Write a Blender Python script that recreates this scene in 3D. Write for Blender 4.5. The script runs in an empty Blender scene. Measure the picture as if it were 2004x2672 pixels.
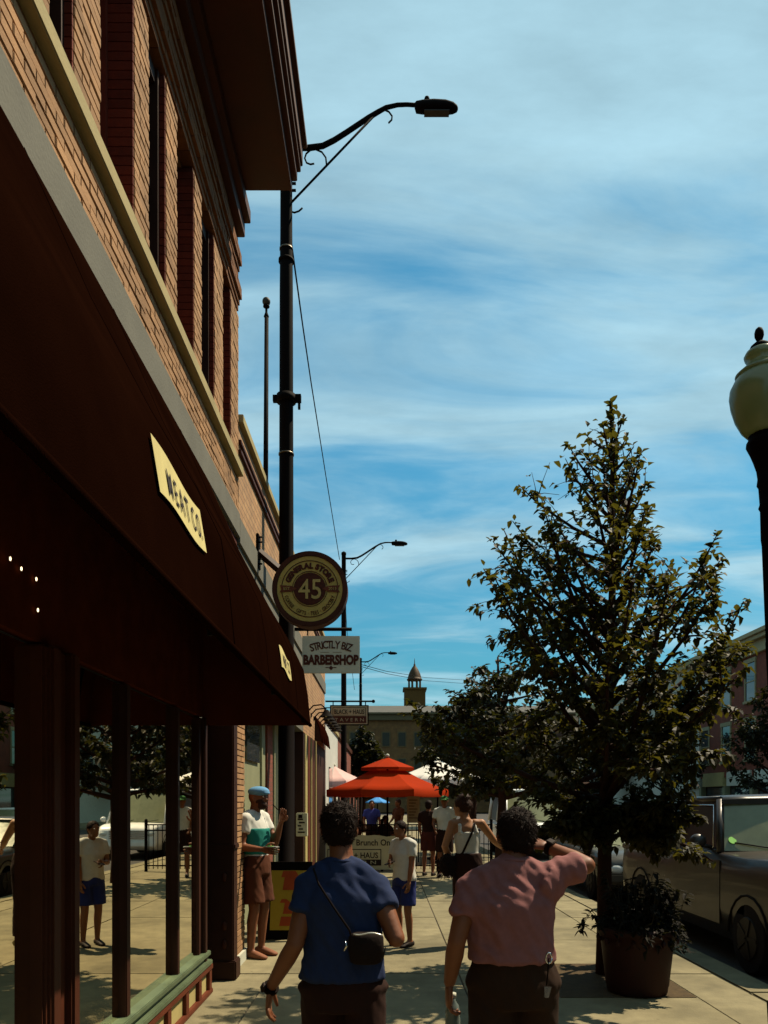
import bpy, bmesh, math, random
from mathutils import Vector, Matrix, noise
from math import sin, cos, pi, radians, sqrt, atan2
random.seed(11)
S = bpy.context.scene
C = S.collection
# ------------------------------------------------------------------ camera, sky, sun, exposure
EYE = 1.65
cam = bpy.data.objects.new('camera', bpy.data.cameras.new('camera'))
C.objects.link(cam)
cam.location = (0, 0, EYE)
cam.rotation_euler = (radians(90), 0, 0)
cam.data.sensor_width = 36
cam.data.lens = 36 * 2000 / 2672
cam.data.shift_y = (2090 - 1336) / 2672
cam.data.shift_x = -6 / 2672
cam.data.clip_start = 0.05
cam.data.clip_end = 2000
S.camera = cam
SUN = Vector((1.0, 0.55, 1.75)).normalized()
sl = bpy.data.lights.new('sun', 'SUN')
sl.energy = 5.0
sl.angle = radians(0.6)
sl.color = (1.0, 0.86, 0.63)
so = bpy.data.objects.new('sun', sl)
so.rotation_euler = SUN.to_track_quat('Z', 'Y').to_euler()
C.objects.link(so)
W_ = bpy.data.worlds.new('World')
S.world = W_
W_.use_nodes = True
nt = W_.node_tree
nt.nodes.clear()
def N(t, **kw):
    n = nt.nodes.new(t)
    for k, v in kw.items():
        setattr(n, k, v)
    return n
sky = N('ShaderNodeTexSky', sky_type='NISHITA', sun_disc=False)
sky.sun_elevation = math.asin(SUN.z)
sky.sun_rotation = atan2(SUN.x, SUN.y)
sky.air_density = 1.0
sky.dust_density = 0.4
sky.ozone_density = 2.0
tc = N('ShaderNodeTexCoord')
sep = N('ShaderNodeSeparateXYZ')
nt.links.new(tc.outputs['Generated'], sep.inputs[0])
def wm(op, a, b=None, c=None):
    n = N('ShaderNodeMath', operation=op)
    for i, v in enumerate((a, b, c)):
        if v is None:
            continue
        if isinstance(v, (int, float)):
            n.inputs[i].default_value = v
        else:
            nt.links.new(v, n.inputs[i])
    return n.outputs[0]
zz = wm('ADD', wm('MAXIMUM', sep.outputs[2], 0.0), 0.16)
cmb = N('ShaderNodeCombineXYZ')
nt.links.new(wm('DIVIDE', sep.outputs[0], zz), cmb.inputs[0])
nt.links.new(wm('DIVIDE', sep.outputs[1], zz), cmb.inputs[1])
mp = N('ShaderNodeMapping')
mp.inputs['Rotation'].default_value = (0, 0, radians(-14))
mp.inputs['Scale'].default_value = (0.85, 2.0, 1)
mp.inputs['Location'].default_value = (3.1, 1.2, 0)
nt.links.new(cmb.outputs[0], mp.inputs[0])
nz = N('ShaderNodeTexNoise')
nz.inputs['Scale'].default_value = 1.35
nz.inputs['Detail'].default_value = 9
nz.inputs['Roughness'].default_value = 0.56
nz.inputs['Distortion'].default_value = 0.9
nt.links.new(mp.outputs[0], nz.inputs[0])
nz2 = N('ShaderNodeTexNoise')
nz2.inputs['Scale'].default_value = 0.55
nz2.inputs['Detail'].default_value = 2
nt.links.new(mp.outputs[0], nz2.inputs[0])
cov = wm('ADD', wm('MULTIPLY', nz.outputs[0], 0.75), wm('MULTIPLY', nz2.outputs[0], 0.45))
cov = wm('ADD', cov, wm('MULTIPLY', sep.outputs[2], 0.12))
ramp = N('ShaderNodeValToRGB')
ramp.color_ramp.interpolation = 'EASE'
ramp.color_ramp.elements[0].position = 0.50
ramp.color_ramp.elements[0].color = (0, 0, 0, 1)
ramp.color_ramp.elements[1].position = 0.77
ramp.color_ramp.elements[1].color = (1, 1, 1, 1)
nt.links.new(cov, ramp.inputs[0])
mix = N('ShaderNodeMix', data_type='RGBA')
nt.links.new(wm('MULTIPLY', ramp.outputs[0], 0.86), mix.inputs[0])
tint = N('ShaderNodeMix', data_type='RGBA', blend_type='MULTIPLY')
tint.inputs[0].default_value = 1
nt.links.new(sky.outputs[0], tint.inputs[6])
tint.inputs[7].default_value = (0.31, 0.82, 0.80, 1)
dk = N('ShaderNodeVectorMath', operation='SCALE')          # deeper blue towards the horizon, all round
nt.links.new(tint.outputs[2], dk.inputs[0])
mr = N('ShaderNodeMapRange')
mr.inputs[1].default_value = 0.0; mr.inputs[2].default_value = 0.42; mr.inputs[3].default_value = 0.50; mr.inputs[4].default_value = 1.0
nt.links.new(sep.outputs[2], mr.inputs[0])
nt.links.new(mr.outputs[0], dk.inputs['Scale'])
nt.links.new(dk.outputs[0], mix.inputs[6])
nz3 = N('ShaderNodeTexNoise')
nz3.inputs['Scale'].default_value = 3.6; nz3.inputs['Detail'].default_value = 8; nz3.inputs['Roughness'].default_value = 0.6
nt.links.new(mp.outputs[0], nz3.inputs[0])
mr3 = N('ShaderNodeMapRange')
mr3.inputs[1].default_value = 0.3; mr3.inputs[2].default_value = 0.7; mr3.inputs[3].default_value = 0.84; mr3.inputs[4].default_value = 1.16
nt.links.new(nz3.outputs[0], mr3.inputs[0])
cl = N('ShaderNodeVectorMath', operation='SCALE')
cl.inputs[0].default_value = (2.75, 4.25, 4.85)
nt.links.new(mr3.outputs[0], cl.inputs['Scale'])
nt.links.new(cl.outputs[0], mix.inputs[7])
bg = N('ShaderNodeBackground')
bg.inputs[1].default_value = 0.10
nt.links.new(mix.outputs[2], bg.inputs[0])
wo = N('ShaderNodeOutputWorld')
nt.links.new(bg.outputs[0], wo.inputs[0])
S.view_settings.view_transform = 'Standard'
S.view_settings.look = 'None'
S.view_settings.gamma = 1
S.view_settings.use_curve_mapping = False
S.view_settings.exposure = 0.68
S.cycles.max_bounces = 6
S.cycles.use_denoising = True
# ------------------------------------------------------------------ helpers
def I(px, py, Y):
    """point of the street seen at photo pixel px,py at distance Y"""
    return Vector(((px - 1008) / 2000 * Y, Y, EYE + (2090 - py) / 2000 * Y))

_m = {}
def M(name, col, rough=0.7, metal=0.0, var=0.18, scale=6.0, bump=0.0, bscale=60.0, spec=0.18,
      coat=0.0, island=0.0, transl=None, stretch=None, trans=0.0, ior=1.5, emit=0.0, world=False, stain=0.0):
    if name in _m:
        return _m[name]
    m = bpy.data.materials.new(name)
    m.use_nodes = True
    t = m.node_tree
    b = t.nodes['Principled BSDF']
    b.inputs['Roughness'].default_value = rough
    b.inputs['Metallic'].default_value = metal
    b.inputs['Specular IOR Level'].default_value = spec
    b.inputs['Coat Weight'].default_value = coat
    b.inputs['Coat Roughness'].default_value = 0.04
    b.inputs['Transmission Weight'].default_value = trans
    b.inputs['IOR'].default_value = ior
    if emit:
        b.inputs['Emission Color'].default_value = (*col, 1)
        b.inputs['Emission Strength'].default_value = emit
    co = t.nodes.new('ShaderNodeTexCoord')
    src = co.outputs['Object']
    if world:
        src = t.nodes.new('ShaderNodeNewGeometry').outputs['Position']
    if stretch:
        mpn = t.nodes.new('ShaderNodeMapping')
        mpn.inputs['Scale'].default_value = stretch
        t.links.new(src, mpn.inputs[0])
        src = mpn.outputs[0]
    n = t.nodes.new('ShaderNodeTexNoise')
    n.inputs['Scale'].default_value = scale
    n.inputs['Detail'].default_value = 6
    n.inputs['Roughness'].default_value = 0.62
    t.links.new(src, n.inputs[0])
    r = t.nodes.new('ShaderNodeMapRange')
    r.inputs[1].default_value = 0.25
    r.inputs[2].default_value = 0.75
    r.inputs[3].default_value = 1 - var
    r.inputs[4].default_value = 1 + var
    t.links.new(n.outputs[0], r.inputs[0])
    fac = r.outputs[0]
    if island:
        g = t.nodes.new('ShaderNodeNewGeometry')
        oi = t.nodes.new('ShaderNodeObjectInfo')
        ad = t.nodes.new('ShaderNodeMath'); ad.operation = 'ADD'
        t.links.new(g.outputs['Random Per Island'], ad.inputs[0])
        t.links.new(oi.outputs['Random'], ad.inputs[1])
        fr = t.nodes.new('ShaderNodeMath'); fr.operation = 'FRACT'
        t.links.new(ad.outputs[0], fr.inputs[0])
        r2 = t.nodes.new('ShaderNodeMapRange')
        r2.inputs[3].default_value = 1 - island
        r2.inputs[4].default_value = 1 + island
        t.links.new(fr.outputs[0], r2.inputs[0])
        mu = t.nodes.new('ShaderNodeMath'); mu.operation = 'MULTIPLY'
        t.links.new(fac, mu.inputs[0]); t.links.new(r2.outputs[0], mu.inputs[1])
        fac = mu.outputs[0]
    if stain:                                   # dirt patches and small dark spots
        for sc, lo, hi, k in ((.9, .46, .70, stain), (11.0, .70, .76, stain * 1.1)):
            ns = t.nodes.new('ShaderNodeTexNoise'); ns.inputs['Scale'].default_value = sc; ns.inputs['Detail'].default_value = 5
            t.links.new(src, ns.inputs[0])
            rr = t.nodes.new('ShaderNodeMapRange')
            rr.inputs[1].default_value = lo; rr.inputs[2].default_value = hi; rr.inputs[3].default_value = 1; rr.inputs[4].default_value = 1 - k
            t.links.new(ns.outputs[0], rr.inputs[0])
            mm = t.nodes.new('ShaderNodeMath'); mm.operation = 'MULTIPLY'
            t.links.new(fac, mm.inputs[0]); t.links.new(rr.outputs[0], mm.inputs[1])
            fac = mm.outputs[0]
    v = t.nodes.new('ShaderNodeVectorMath'); v.operation = 'SCALE'
    v.inputs[0].default_value = col
    t.links.new(fac, v.inputs['Scale'])
    t.links.new(v.outputs[0], b.inputs['Base Color'])
    # roughness varies a little too
    r3 = t.nodes.new('ShaderNodeMapRange')
    r3.inputs[3].default_value = max(0, rough - 0.08 * (rough > .12)); r3.inputs[4].default_value = min(1, rough + 0.1 * (rough > .12))
    t.links.new(n.outputs[0], r3.inputs[0])
    t.links.new(r3.outputs[0], b.inputs['Roughness'])
    if bump:
        n2 = t.nodes.new('ShaderNodeTexNoise')
        n2.inputs['Scale'].default_value = bscale
        n2.inputs['Detail'].default_value = 4
        t.links.new(src, n2.inputs[0])
        bp = t.nodes.new('ShaderNodeBump')
        bp.inputs['Strength'].default_value = bump
        bp.inputs['Distance'].default_value = 0.01
        t.links.new(n2.outputs[0], bp.inputs['Height'])
        t.links.new(bp.outputs[0], b.inputs['Normal'])
    if transl:
        out = t.nodes['Material Output']
        tr = t.nodes.new('ShaderNodeBsdfTranslucent')
        tr.inputs[0].default_value = (*transl[0], 1)
        mx = t.nodes.new('ShaderNodeMixShader')
        mx.inputs[0].default_value = transl[1]
        t.links.new(b.outputs[0], mx.inputs[1]); t.links.new(tr.outputs[0], mx.inputs[2])
        t.links.new(mx.outputs[0], out.inputs[0])
    _m[name] = m
    return m

def brickmat(name, c1, c2, cm, bw=0.21, bh=0.075, rot=(0, 0, 0)):
    """far brickwork: brick pattern in y/z with relief"""
    m = bpy.data.materials.new(name); m.use_nodes = True
    t = m.node_tree; b = t.nodes['Principled BSDF']
    co = t.nodes.new('ShaderNodeTexCoord')
    sp = t.nodes.new('ShaderNodeSeparateXYZ'); t.links.new(co.outputs['Object'], sp.inputs[0])
    sm = t.nodes.new('ShaderNodeMath'); sm.operation = 'ADD'
    t.links.new(sp.outputs[0], sm.inputs[0]); t.links.new(sp.outputs[1], sm.inputs[1])
    cb = t.nodes.new('ShaderNodeCombineXYZ')
    t.links.new(sm.outputs[0], cb.inputs[0]); t.links.new(sp.outputs[2], cb.inputs[1])
    br = t.nodes.new('ShaderNodeTexBrick')
    br.inputs['Color1'].default_value = (*c1, 1); br.inputs['Color2'].default_value = (*c2, 1)
    br.inputs['Mortar'].default_value = (*cm, 1)
    br.inputs['Scale'].default_value = 1
    br.inputs['Brick Width'].default_value = bw; br.inputs['Row Height'].default_value = bh
    br.inputs['Mortar Size'].default_value = 0.006
    br.inputs['Bias'].default_value = -0.2
    t.links.new(cb.outputs[0], br.inputs[0])
    n = t.nodes.new('ShaderNodeTexNoise'); n.inputs['Scale'].default_value = 2.2; n.inputs['Detail'].default_value = 7
    t.links.new(co.outputs['Object'], n.inputs[0])
    r = t.nodes.new('ShaderNodeMapRange'); r.inputs[1].default_value = .25; r.inputs[2].default_value = .75
    r.inputs[3].default_value = .7; r.inputs[4].default_value = 1.25
    t.links.new(n.outputs[0], r.inputs[0])
    v = t.nodes.new('ShaderNodeVectorMath'); v.operation = 'SCALE'
    t.links.new(br.outputs[0], v.inputs[0]); t.links.new(r.outputs[0], v.inputs['Scale'])
    t.links.new(v.outputs[0], b.inputs['Base Color'])
    b.inputs['Roughness'].default_value = .88
    bp = t.nodes.new('ShaderNodeBump'); bp.inputs['Strength'].default_value = .7; bp.inputs['Distance'].default_value = .01
    iv = t.nodes.new('ShaderNodeMath'); iv.operation = 'SUBTRACT'; iv.inputs[0].default_value = 1
    t.links.new(br.outputs['Fac'], iv.inputs[1]); t.links.new(iv.outputs[0], bp.inputs['Height'])
    t.links.new(bp.outputs[0], b.inputs['Normal'])
    _m[name] = m
    return m

class MB:
    def __init__(s):
        s.v = []; s.f = []; s.sm = []
    def add(s, vs, fs, smooth=False):
        o = len(s.v)
        s.v += [Vector(x) for x in vs]
        s.f += [tuple(i + o for i in f) for f in fs]
        s.sm += [smooth] * len(fs)
        return s
    def box(s, x0, x1, y0, y1, z0, z1):
        vs = [(x, y, z) for z in (z0, z1) for y in (y0, y1) for x in (x0, x1)]
        return s.add(vs, [(0, 2, 3, 1), (4, 5, 7, 6), (0, 1, 5, 4), (2, 6, 7, 3), (0, 4, 6, 2), (1, 3, 7, 5)])
    def obox(s, c, ax, ay, az):
        """oriented box: centre and three half-axis vectors"""
        c = Vector(c); ax = Vector(ax); ay = Vector(ay); az = Vector(az)
        vs = [c + ax * i + ay * j + az * k for k in (-1, 1) for j in (-1, 1) for i in (-1, 1)]
        return s.add(vs, [(0, 2, 3, 1), (4, 5, 7, 6), (0, 1, 5, 4), (2, 6, 7, 3), (0, 4, 6, 2), (1, 3, 7, 5)])
    def rings(s, rs, cap=True, smooth=True, closed=True):
        n = len(rs[0]); o = len(s.v)
        for r in rs:
            s.v += [Vector(p) for p in r]
        for i in range(len(rs) - 1):
            for j in range(n if closed else n - 1):
                k = (j + 1) % n
                s.f.append((o + i * n + j, o + i * n + k, o + (i + 1) * n + k, o + (i + 1) * n + j)); s.sm.append(smooth)
        if cap:
            s.f.append(tuple(o + j for j in reversed(range(n)))); s.sm.append(False)
            s.f.append(tuple(o + (len(rs) - 1) * n + j for j in range(n))); s.sm.append(False)
        return s
    def tube(s, pts, rad, n=10, cap=True, side=None, smooth=True):
        pts = [Vector(p) for p in pts]
        if isinstance(rad, (int, float)):
            rad = [rad] * len(pts)
        ref = Vector(side) if side is not None else None
        rs = []
        prev = None
        for i, p in enumerate(pts):
            t = (pts[min(i + 1, len(pts) - 1)] - pts[max(i - 1, 0)]).normalized()
            if ref is not None:
                u = (ref - t * ref.dot(t)).normalized()
            else:
                if prev is None:
                    a = Vector((0, 0, 1)) if abs(t.z) < .9 else Vector((1, 0, 0))
                    u = (a - t * a.dot(t)).normalized()
                else:
                    u = (prev - t * prev.dot(t)).normalized()
            prev = u
            w = t.cross(u)
            r = rad[i]
            ra, rb = r if isinstance(r, tuple) else (r, r)
            rs.append([p + u * (ra * cos(2 * pi * j / n)) + w * (rb * sin(2 * pi * j / n)) for j in range(n)])
        return s.rings(rs, cap, smooth)
    def lathe(s, prof, c=(0, 0, 0), n=24, smooth=True, cap=True):
        c = Vector(c)
        return s.rings([[c + Vector((r * cos(2 * pi * j / n), r * sin(2 * pi * j / n), z)) for j in range(n)] for r, z in prof], cap, smooth)
    def ell(s, c, rx, ry, rz, n=16, m=10, R=None):
        c = Vector(c); rs = []
        for i in range(m + 1):
            a = -pi / 2 + pi * (i + .02) / (m + .04)
            q = [Vector((rx * cos(a) * cos(2 * pi * j / n), ry * cos(a) * sin(2 * pi * j / n), rz * sin(a))) for j in range(n)]
            if R is not None:
                q = [R @ x for x in q]
            rs.append([c + x for x in q])
        return s.rings(rs)
    def prism(s, poly, axis, d0, d1):
        """polygon of 2d points pulled along an axis: axis x -> (y,z), y -> (x,z), z -> (x,y)"""
        def P(a, b, d):
            return {'x': (d, a, b), 'y': (a, d, b), 'z': (a, b, d)}[axis]
        n = len(poly)
        vs = [P(a, b, d0) for a, b in poly] + [P(a, b, d1) for a, b in poly]
        fs = [tuple(range(n)), tuple(reversed(range(n, 2 * n)))] + [(j, n + j, n + (j + 1) % n, (j + 1) % n) for j in range(n)]
        return s.add(vs, fs)
    def quad(s, a, b, c, d):
        return s.add([a, b, c, d], [(0, 1, 2, 3)])
    def mesh(s, name, mat, origin=(0, 0, 0), bevel=0, recalc=True):
        o = Vector(origin)
        me = bpy.data.meshes.new(name)
        me.from_pydata([tuple(p - o) for p in s.v], [], s.f)
        me.polygons.foreach_set('use_smooth', s.sm)
        if recalc or bevel:
            bm = bmesh.new(); bm.from_mesh(me)
            if recalc:
                bmesh.ops.recalc_face_normals(bm, faces=bm.faces)
            if bevel:
                es = [e for e in bm.edges if len(e.link_faces) == 2 and e.calc_face_angle(0) > .6]
                bmesh.ops.bevel(bm, geom=es, offset=bevel, segments=2, affect='EDGES', clamp_overlap=True)
            bm.to_mesh(me); bm.free()
        if mat is not None:
            me.materials.append(mat)
        return me

def link(name, me, parent=None, loc=None):
    o = bpy.data.objects.new(name, me)
    C.objects.link(o)
    if parent is not None:
        o.parent = parent
    if loc is not None:
        o.location = loc
    return o

def props(o, label=None, cat=None, group=None, kind=None):
    if label: o['label'] = label
    if cat: o['category'] = cat
    if group: o['group'] = group
    if kind: o['kind'] = kind
    return o

class Thing:
    """an Empty at the thing's base that carries its parts"""
    def __init__(s, name, label, cat, loc=(0, 0, 0), group=None):
        s.L = Vector(loc)
        s.o = bpy.data.objects.new(name, None)
        s.o.empty_display_size = .1
        C.objects.link(s.o)
        s.o.location = s.L
        props(s.o, label, cat, group)
    def part(s, name, mb, mat, under=None, bevel=0, label=None, kind=None, recalc=True):
        me = mb if isinstance(mb, bpy.types.Mesh) else mb.mesh(name, mat, s.L, bevel, recalc)
        o = link(name, me, under or s.o)
        props(o, label, None, None, kind)
        return o

    def split(s, name, mb, mat, under=None, bevel=0, label=None):
        """every separate piece of mb becomes a part of its own"""
        par = list(range(len(mb.v)))
        def root(i):
            while par[i] != i:
                par[i] = par[par[i]]; i = par[i]
            return i
        for f in mb.f:
            for i in f[1:]:
                par[root(i)] = root(f[0])
        groups = {}
        for f, sm in zip(mb.f, mb.sm):
            groups.setdefault(root(f[0]), []).append((f, sm))
        for fs in groups.values():
            ids = sorted({i for f, _ in fs for i in f}); ix = {i: n for n, i in enumerate(ids)}
            m_ = MB(); m_.v = [mb.v[i] for i in ids]
            m_.f = [tuple(ix[i] for i in f) for f, _ in fs]; m_.sm = [q for _, q in fs]
            s.part(name, m_, mat, under, bevel, label)

def single(name, label, cat, mb, mat, loc=(0, 0, 0), group=None, bevel=0, kind=None, recalc=True):
    o = link(name, mb.mesh(name, mat, loc, bevel, recalc), None, loc)
    return props(o, label, cat, group, kind)

def structure(name, mb, mat, bevel=0):
    o = link(name, mb.mesh(name, mat, (0, 0, 0), bevel))
    return props(o, kind='structure')

def copy_tree(o, parent=None):
    c = o.copy(); C.objects.link(c)
    if parent is not None:
        c.parent = parent
    for ch in list(o.children):
        copy_tree(ch, c)
    return c

def glyphs(txt, size=1.0, offset=0.0, ext=0.002, sx=1.0):
    """mesh data (verts, faces) and width of a line of text, in x/y, centred on x"""
    cu = bpy.data.curves.new('t', 'FONT')
    cu.body = txt; cu.size = size; cu.offset = offset; cu.extrude = ext
    cu.resolution_u = 3
    o = bpy.data.objects.new('t', cu)
    C.objects.link(o)
    me = bpy.data.meshes.new_from_object(o)
    bpy.data.objects.remove(o)
    vs = [v.co.copy() for v in me.vertices]
    fs = [tuple(p.vertices) for p in me.polygons]
    bpy.data.meshes.remove(me)
    bpy.data.curves.remove(cu)
    if not vs:
        return [], [], size * .3
    x0 = min(v.x for v in vs); x1 = max(v.x for v in vs)
    for v in vs:
        v.x = (v.x - (x0 + x1) / 2) * sx
    return vs, fs, (x1 - x0) * sx

def text_on(mb, txt, o, u, v, h, width=None, bold=0.0, off=0.004):
    """flat lettering: centre-bottom at o, reading along u, up along v, cap height h"""
    o = Vector(o); u = Vector(u).normalized(); v = Vector(v).normalized(); w = u.cross(v)
    size = h / 0.70
    vs, fs, wd = glyphs(txt, size, bold)
    k = (width / wd) if width else 1
    mb.add([o + u * (p.x * k) + v * p.y + w * (p.z + off) for p in vs], fs)

def text_arc(mb, txt, c, r, h, a0, a1, inward=False, bold=0.0, off=0.004, kx=1.0, gap=.2):
    """letters along an arc in the x/z plane facing -y; angles from +x, degrees"""
    c = Vector(c); n = len(txt)
    ws = [(glyphs(ch, h / .7, bold)[2] if ch != ' ' else h * .35) * kx + h * gap for ch in txt]
    tot = sum(ws); acc = 0
    for ch, wd in zip(txt, ws):
        a = radians(a0 + (a1 - a0) * (acc + wd / 2) / tot); acc += wd
        if ch == ' ':
            continue
        vs, fs, _ = glyphs(ch, h / .7, bold, sx=kx)
        rad = Vector((cos(a), 0, sin(a)))
        up = -rad if inward else rad
        u = Vector((up.z, 0, -up.x))
        mb.add([c + rad * r + u * p.x + up * (p.y - (0 if not inward else 0)) + Vector((0, -1, 0)) * (p.z + off) for p in vs], fs)
# ------------------------------------------------------------------ materials
concrete = M('concrete', (.178, .152, .088), .9, var=.26, scale=4.5, bump=.35, bscale=70, island=.10, world=True, stain=.38)
joint = M('joint_dirt', (.07, .055, .04), .95)
asphalt = M('asphalt', (.05, .046, .042), .92, var=.3, scale=3, bump=.5, bscale=160)
brick_tan = M('tan_brick', (.29, .160, .076), .9, var=.34, scale=3.5, bump=.35, bscale=120, island=.16, world=True, stain=.25)
brick_shade = M('shade_red_brick', (.11, .016, .006), .9, var=.25, scale=20, bump=.3, bscale=110, island=.2)  # shade of the window reveals put into a dark red colour
mortar = M('mortar', (.17, .092, .042), .95, var=.25, scale=12, bump=.4, bscale=80)
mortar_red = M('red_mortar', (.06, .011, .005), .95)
stone = M('sill_stone', (.29, .235, .11), .85, var=.18, scale=4, bump=.2)
stucco = M('grey_stucco', (.115, .11, .088), .9, var=.2, scale=2.2, bump=.25, bscale=50)
brown = M('brown_paint', (.050, .0125, .0042), .62, var=.3, scale=3, bump=.1, bscale=30)
brown_d = M('dark_brown_paint', (.027, .0076, .0030), .6, var=.3, scale=3)
rust = M('red_brown_paint', (.09, .020, .007), .6, var=.25, scale=4)
awning_m = M('awning_canvas', (.0062, .0019, .0009), .95, var=.35, scale=1.4, bump=.3, bscale=240, spec=.0)
green_p = M('green_paint', (.075, .10, .055), .45, var=.3, scale=5, bump=.1)
sage = M('sage_paint', (.20, .205, .12), .55, var=.12, scale=3)
cream = M('cream_paint', (.33, .27, .11), .6, var=.14, scale=4)
cream_l = M('cream_canvas', (.46, .39, .16), .85, var=.16, scale=9)
ink = M('black_ink', (.018, .008, .005), .7, var=.1)
ink_b = M('brown_ink', (.06, .014, .007), .7, var=.35, scale=30)
black = M('black_metal', (.0036, .0014, .0009), .75, var=.3, scale=8, spec=.05)
darkglass = M('dark_glass', (.80, .73, .55), .01, metal=1, var=.04)
winglass = M('window_glass', (.03, .035, .04), .04, var=.1, spec=.8, ior=1.6)
white_p = M('white_board', (.42, .42, .34), .6, var=.1, scale=4)
tan_b = brickmat('far_tan_brick', (.34, .185, .075), (.26, .13, .05), (.13, .075, .035))
red_b = brickmat('far_red_brick', (.17, .030, .010), (.13, .022, .008), (.12, .04, .016))
courthouse_m = brickmat('courthouse_stone', (.15, .070, .018), (.12, .052, .013), (.07, .032, .009), 1.1, .5)
W = -1.55                                    # plane of the street front
# ------------------------------------------------------------------ ground, road, pavement
structure('ground', MB().quad((-700, -200, -.16), (700, -200, -.16), (700, 1200, -.16), (-700, 1200, -.16)), asphalt)
structure('road', MB().quad((3.45, -30, -.13), (15.5, -30, -.13), (15.5, 160, -.13), (3.45, 160, -.13)), asphalt)
mk = MB()
for y in range(-3, 60, 6):
    mk.box(9.5, 9.6, y, y + 3, -.128, -.124)
structure('road_marking', mk, M('yellow_road_paint', (.5, .36, .06), .8))
pav = structure('sidewalk', MB().box(-3.5, 3.12, -4, 90, -.16, -.012), joint)
pav2 = structure('sidewalk', MB().box(15.5, 30, -10, 120, -.16, .0), concrete)
xs = [-2.05, -1.1, .69, 2.62, 3.12]
shared = {}
for r in range(16):
    y0 = .22 + r * 1.775
    for a, b in zip(xs[:-1], xs[1:]):
        key = (a, b)
        if key not in shared:
            shared[key] = MB().box(a + .006, b - .006, .006, 1.769, -.05, 0).mesh('slab', concrete, (0, 0, 0), .004)
        link('slab', shared[key], pav, (0, y0, random.uniform(-.003, .002)))
far = MB().box(-2.05, 3.12, .22 + 16 * 1.775, 88, -.05, 0)
o = link('paving_beyond', far.mesh('paving_beyond', concrete), pav)
kerb = structure('kerb', MB().box(3.135, 3.43, -6, 90, -.16, -.02), joint)
ks = MB().box(3.13, 3.44, .006, 2.39, -.15, .003).mesh('kerb_stone', concrete, (0, 0, 0), .015)
for r in range(24):
    link('kerb_stone', ks, kerb, (0, -3 + r * 2.4, 0))

# ------------------------------------------------------------------ the near brick building
B1 = Thing('brick_building', 'two storey tan brick building with brown cornice over the black awning', 'building', (W, 4, 0))
YE = 8.03
PIERS = [(1.3, 1.75), (2.0, 2.3), (2.6, 2.9), (3.22, 3.53), (3.81, 4.16), (4.72, 5.01), (5.40, 5.68), (6.19, 6.44), (6.92, 7.27), (7.65, 8.03)]
ZL, ZF, ZS = 5.14, 6.76, 7.85
core = MB()
core.box(-9, W - .011, -4, YE - .012, 4.66, ZL - .005)                     # band under the ledge
core.box(-9, W - .30, -4, YE - .01, ZL, ZS + .5)                   # behind windows
core.box(W - .32, W - .104, -4, YE - .01, ZF, ZS)                  # frieze backing
for a, b in PIERS:
    core.box(W - .31, W - .011, a + .012, b - .012, ZL, ZF)
core.box(W - .31, W - .1, -4, 1.3, ZL, ZF)
B1.part('wall', core, mortar)
B1.part('stucco_band', MB().box(-9, W + .02, -4, YE, 4.40, 4.655), stucco, bevel=.008)
B1.part('stucco_wall', MB().box(-9, W - .06, -4, YE, 2.35, 4.398), stucco)
B1.part('ledge', MB().box(W - .3, W + .055, -4, YE - .002, ZL - .098, ZL + .0), stone, bevel=.006)
B1.part('roof', MB().box(-9.1, W - .2, -4.1, YE + .02, ZS + .505, ZS + .62), brown)
# bricks: near ones singly, the rest joined
bricks_near, bricks_far = [], MB()
BL, BH, BJ = .20, .052, .0065
def brick_at(y0, y1, z0, x1=W, d=.1, list_=None):
    j = random.uniform(-.004, .004)
    bricks_near.append((y0, y1, z0, x1 + j, d))
def course(ya, yb, z, shift, x1=W):
    y = ya
    first = True
    while y < yb - .02:
        ln = BL
        if first and shift:
            ln = BL / 2
        first = False
        e = min(y + ln, yb)
        if yb - e < .05:
            e = yb
        brick_at(y, e, z, x1)
        y = e + BJ
zz_ = 4.66; k = 0
while zz_ + BH < ZL - .1:
    course(.6, YE, zz_, k % 2); zz_ += BH + BJ; k += 1
for a, b in PIERS:
    z = ZL + .004; k = 0
    while z + BH < ZF + .01:
        course(a, b, z, k % 2); z += BH + BJ; k += 1
frieze_from = len(bricks_near)
z = ZF + .02; k = 0
while z + BH < ZS - .3:                                            # stepped frieze courses
    course(1.3, YE, z, k % 2, W + (.0, .012, .035, .035, .012, 0)[k % 6]); z += BH + BJ; k += 1
frieze = bricks_near[frieze_from:]; bricks_near = bricks_near[:frieze_from]
fz = MB()
for y0, y1, z0, x1, d_ in frieze:
    fz.box(x1 - d_, x1, y0, y1, z0, z0 + BH)
B1.part('frieze_brick', fz, M('frieze_shade_brick', (.13, .048, .014), .9, var=.3, scale=16, island=.2), kind='stuff')  # cornice shade on the frieze painted as a darker brick colour
def bdist(t):
    yc = (t[0] + t[1]) / 2
    px = 1008 + 2000 * W / yc; py = 2090 - 2000 * (t[2] - EYE) / yc
    return (yc ** 2) if (px > -20 and py > -20) else 1e6
bricks_near.sort(key=bdist)
bm_cache = {}
for i, (y0, y1, z0, x1, d) in enumerate(bricks_near):
    if i < 300:
        key = round((y1 - y0) / .015)
        if key not in bm_cache:
            L = y1 - y0
            bm_cache[key] = MB().box(-d, 0, -L / 2, L / 2, 0, BH).mesh('brick', brick_tan, (0, 0, 0), .004)
        o = link('brick', bm_cache[key], B1.o, Vector((x1, (y0 + y1) / 2, z0)) - B1.L)
    else:
        bricks_far.box(x1 - d, x1, y0, y1, z0, z0 + BH)
B1.part('brick', bricks_far, brick_tan, kind='stuff')
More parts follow.
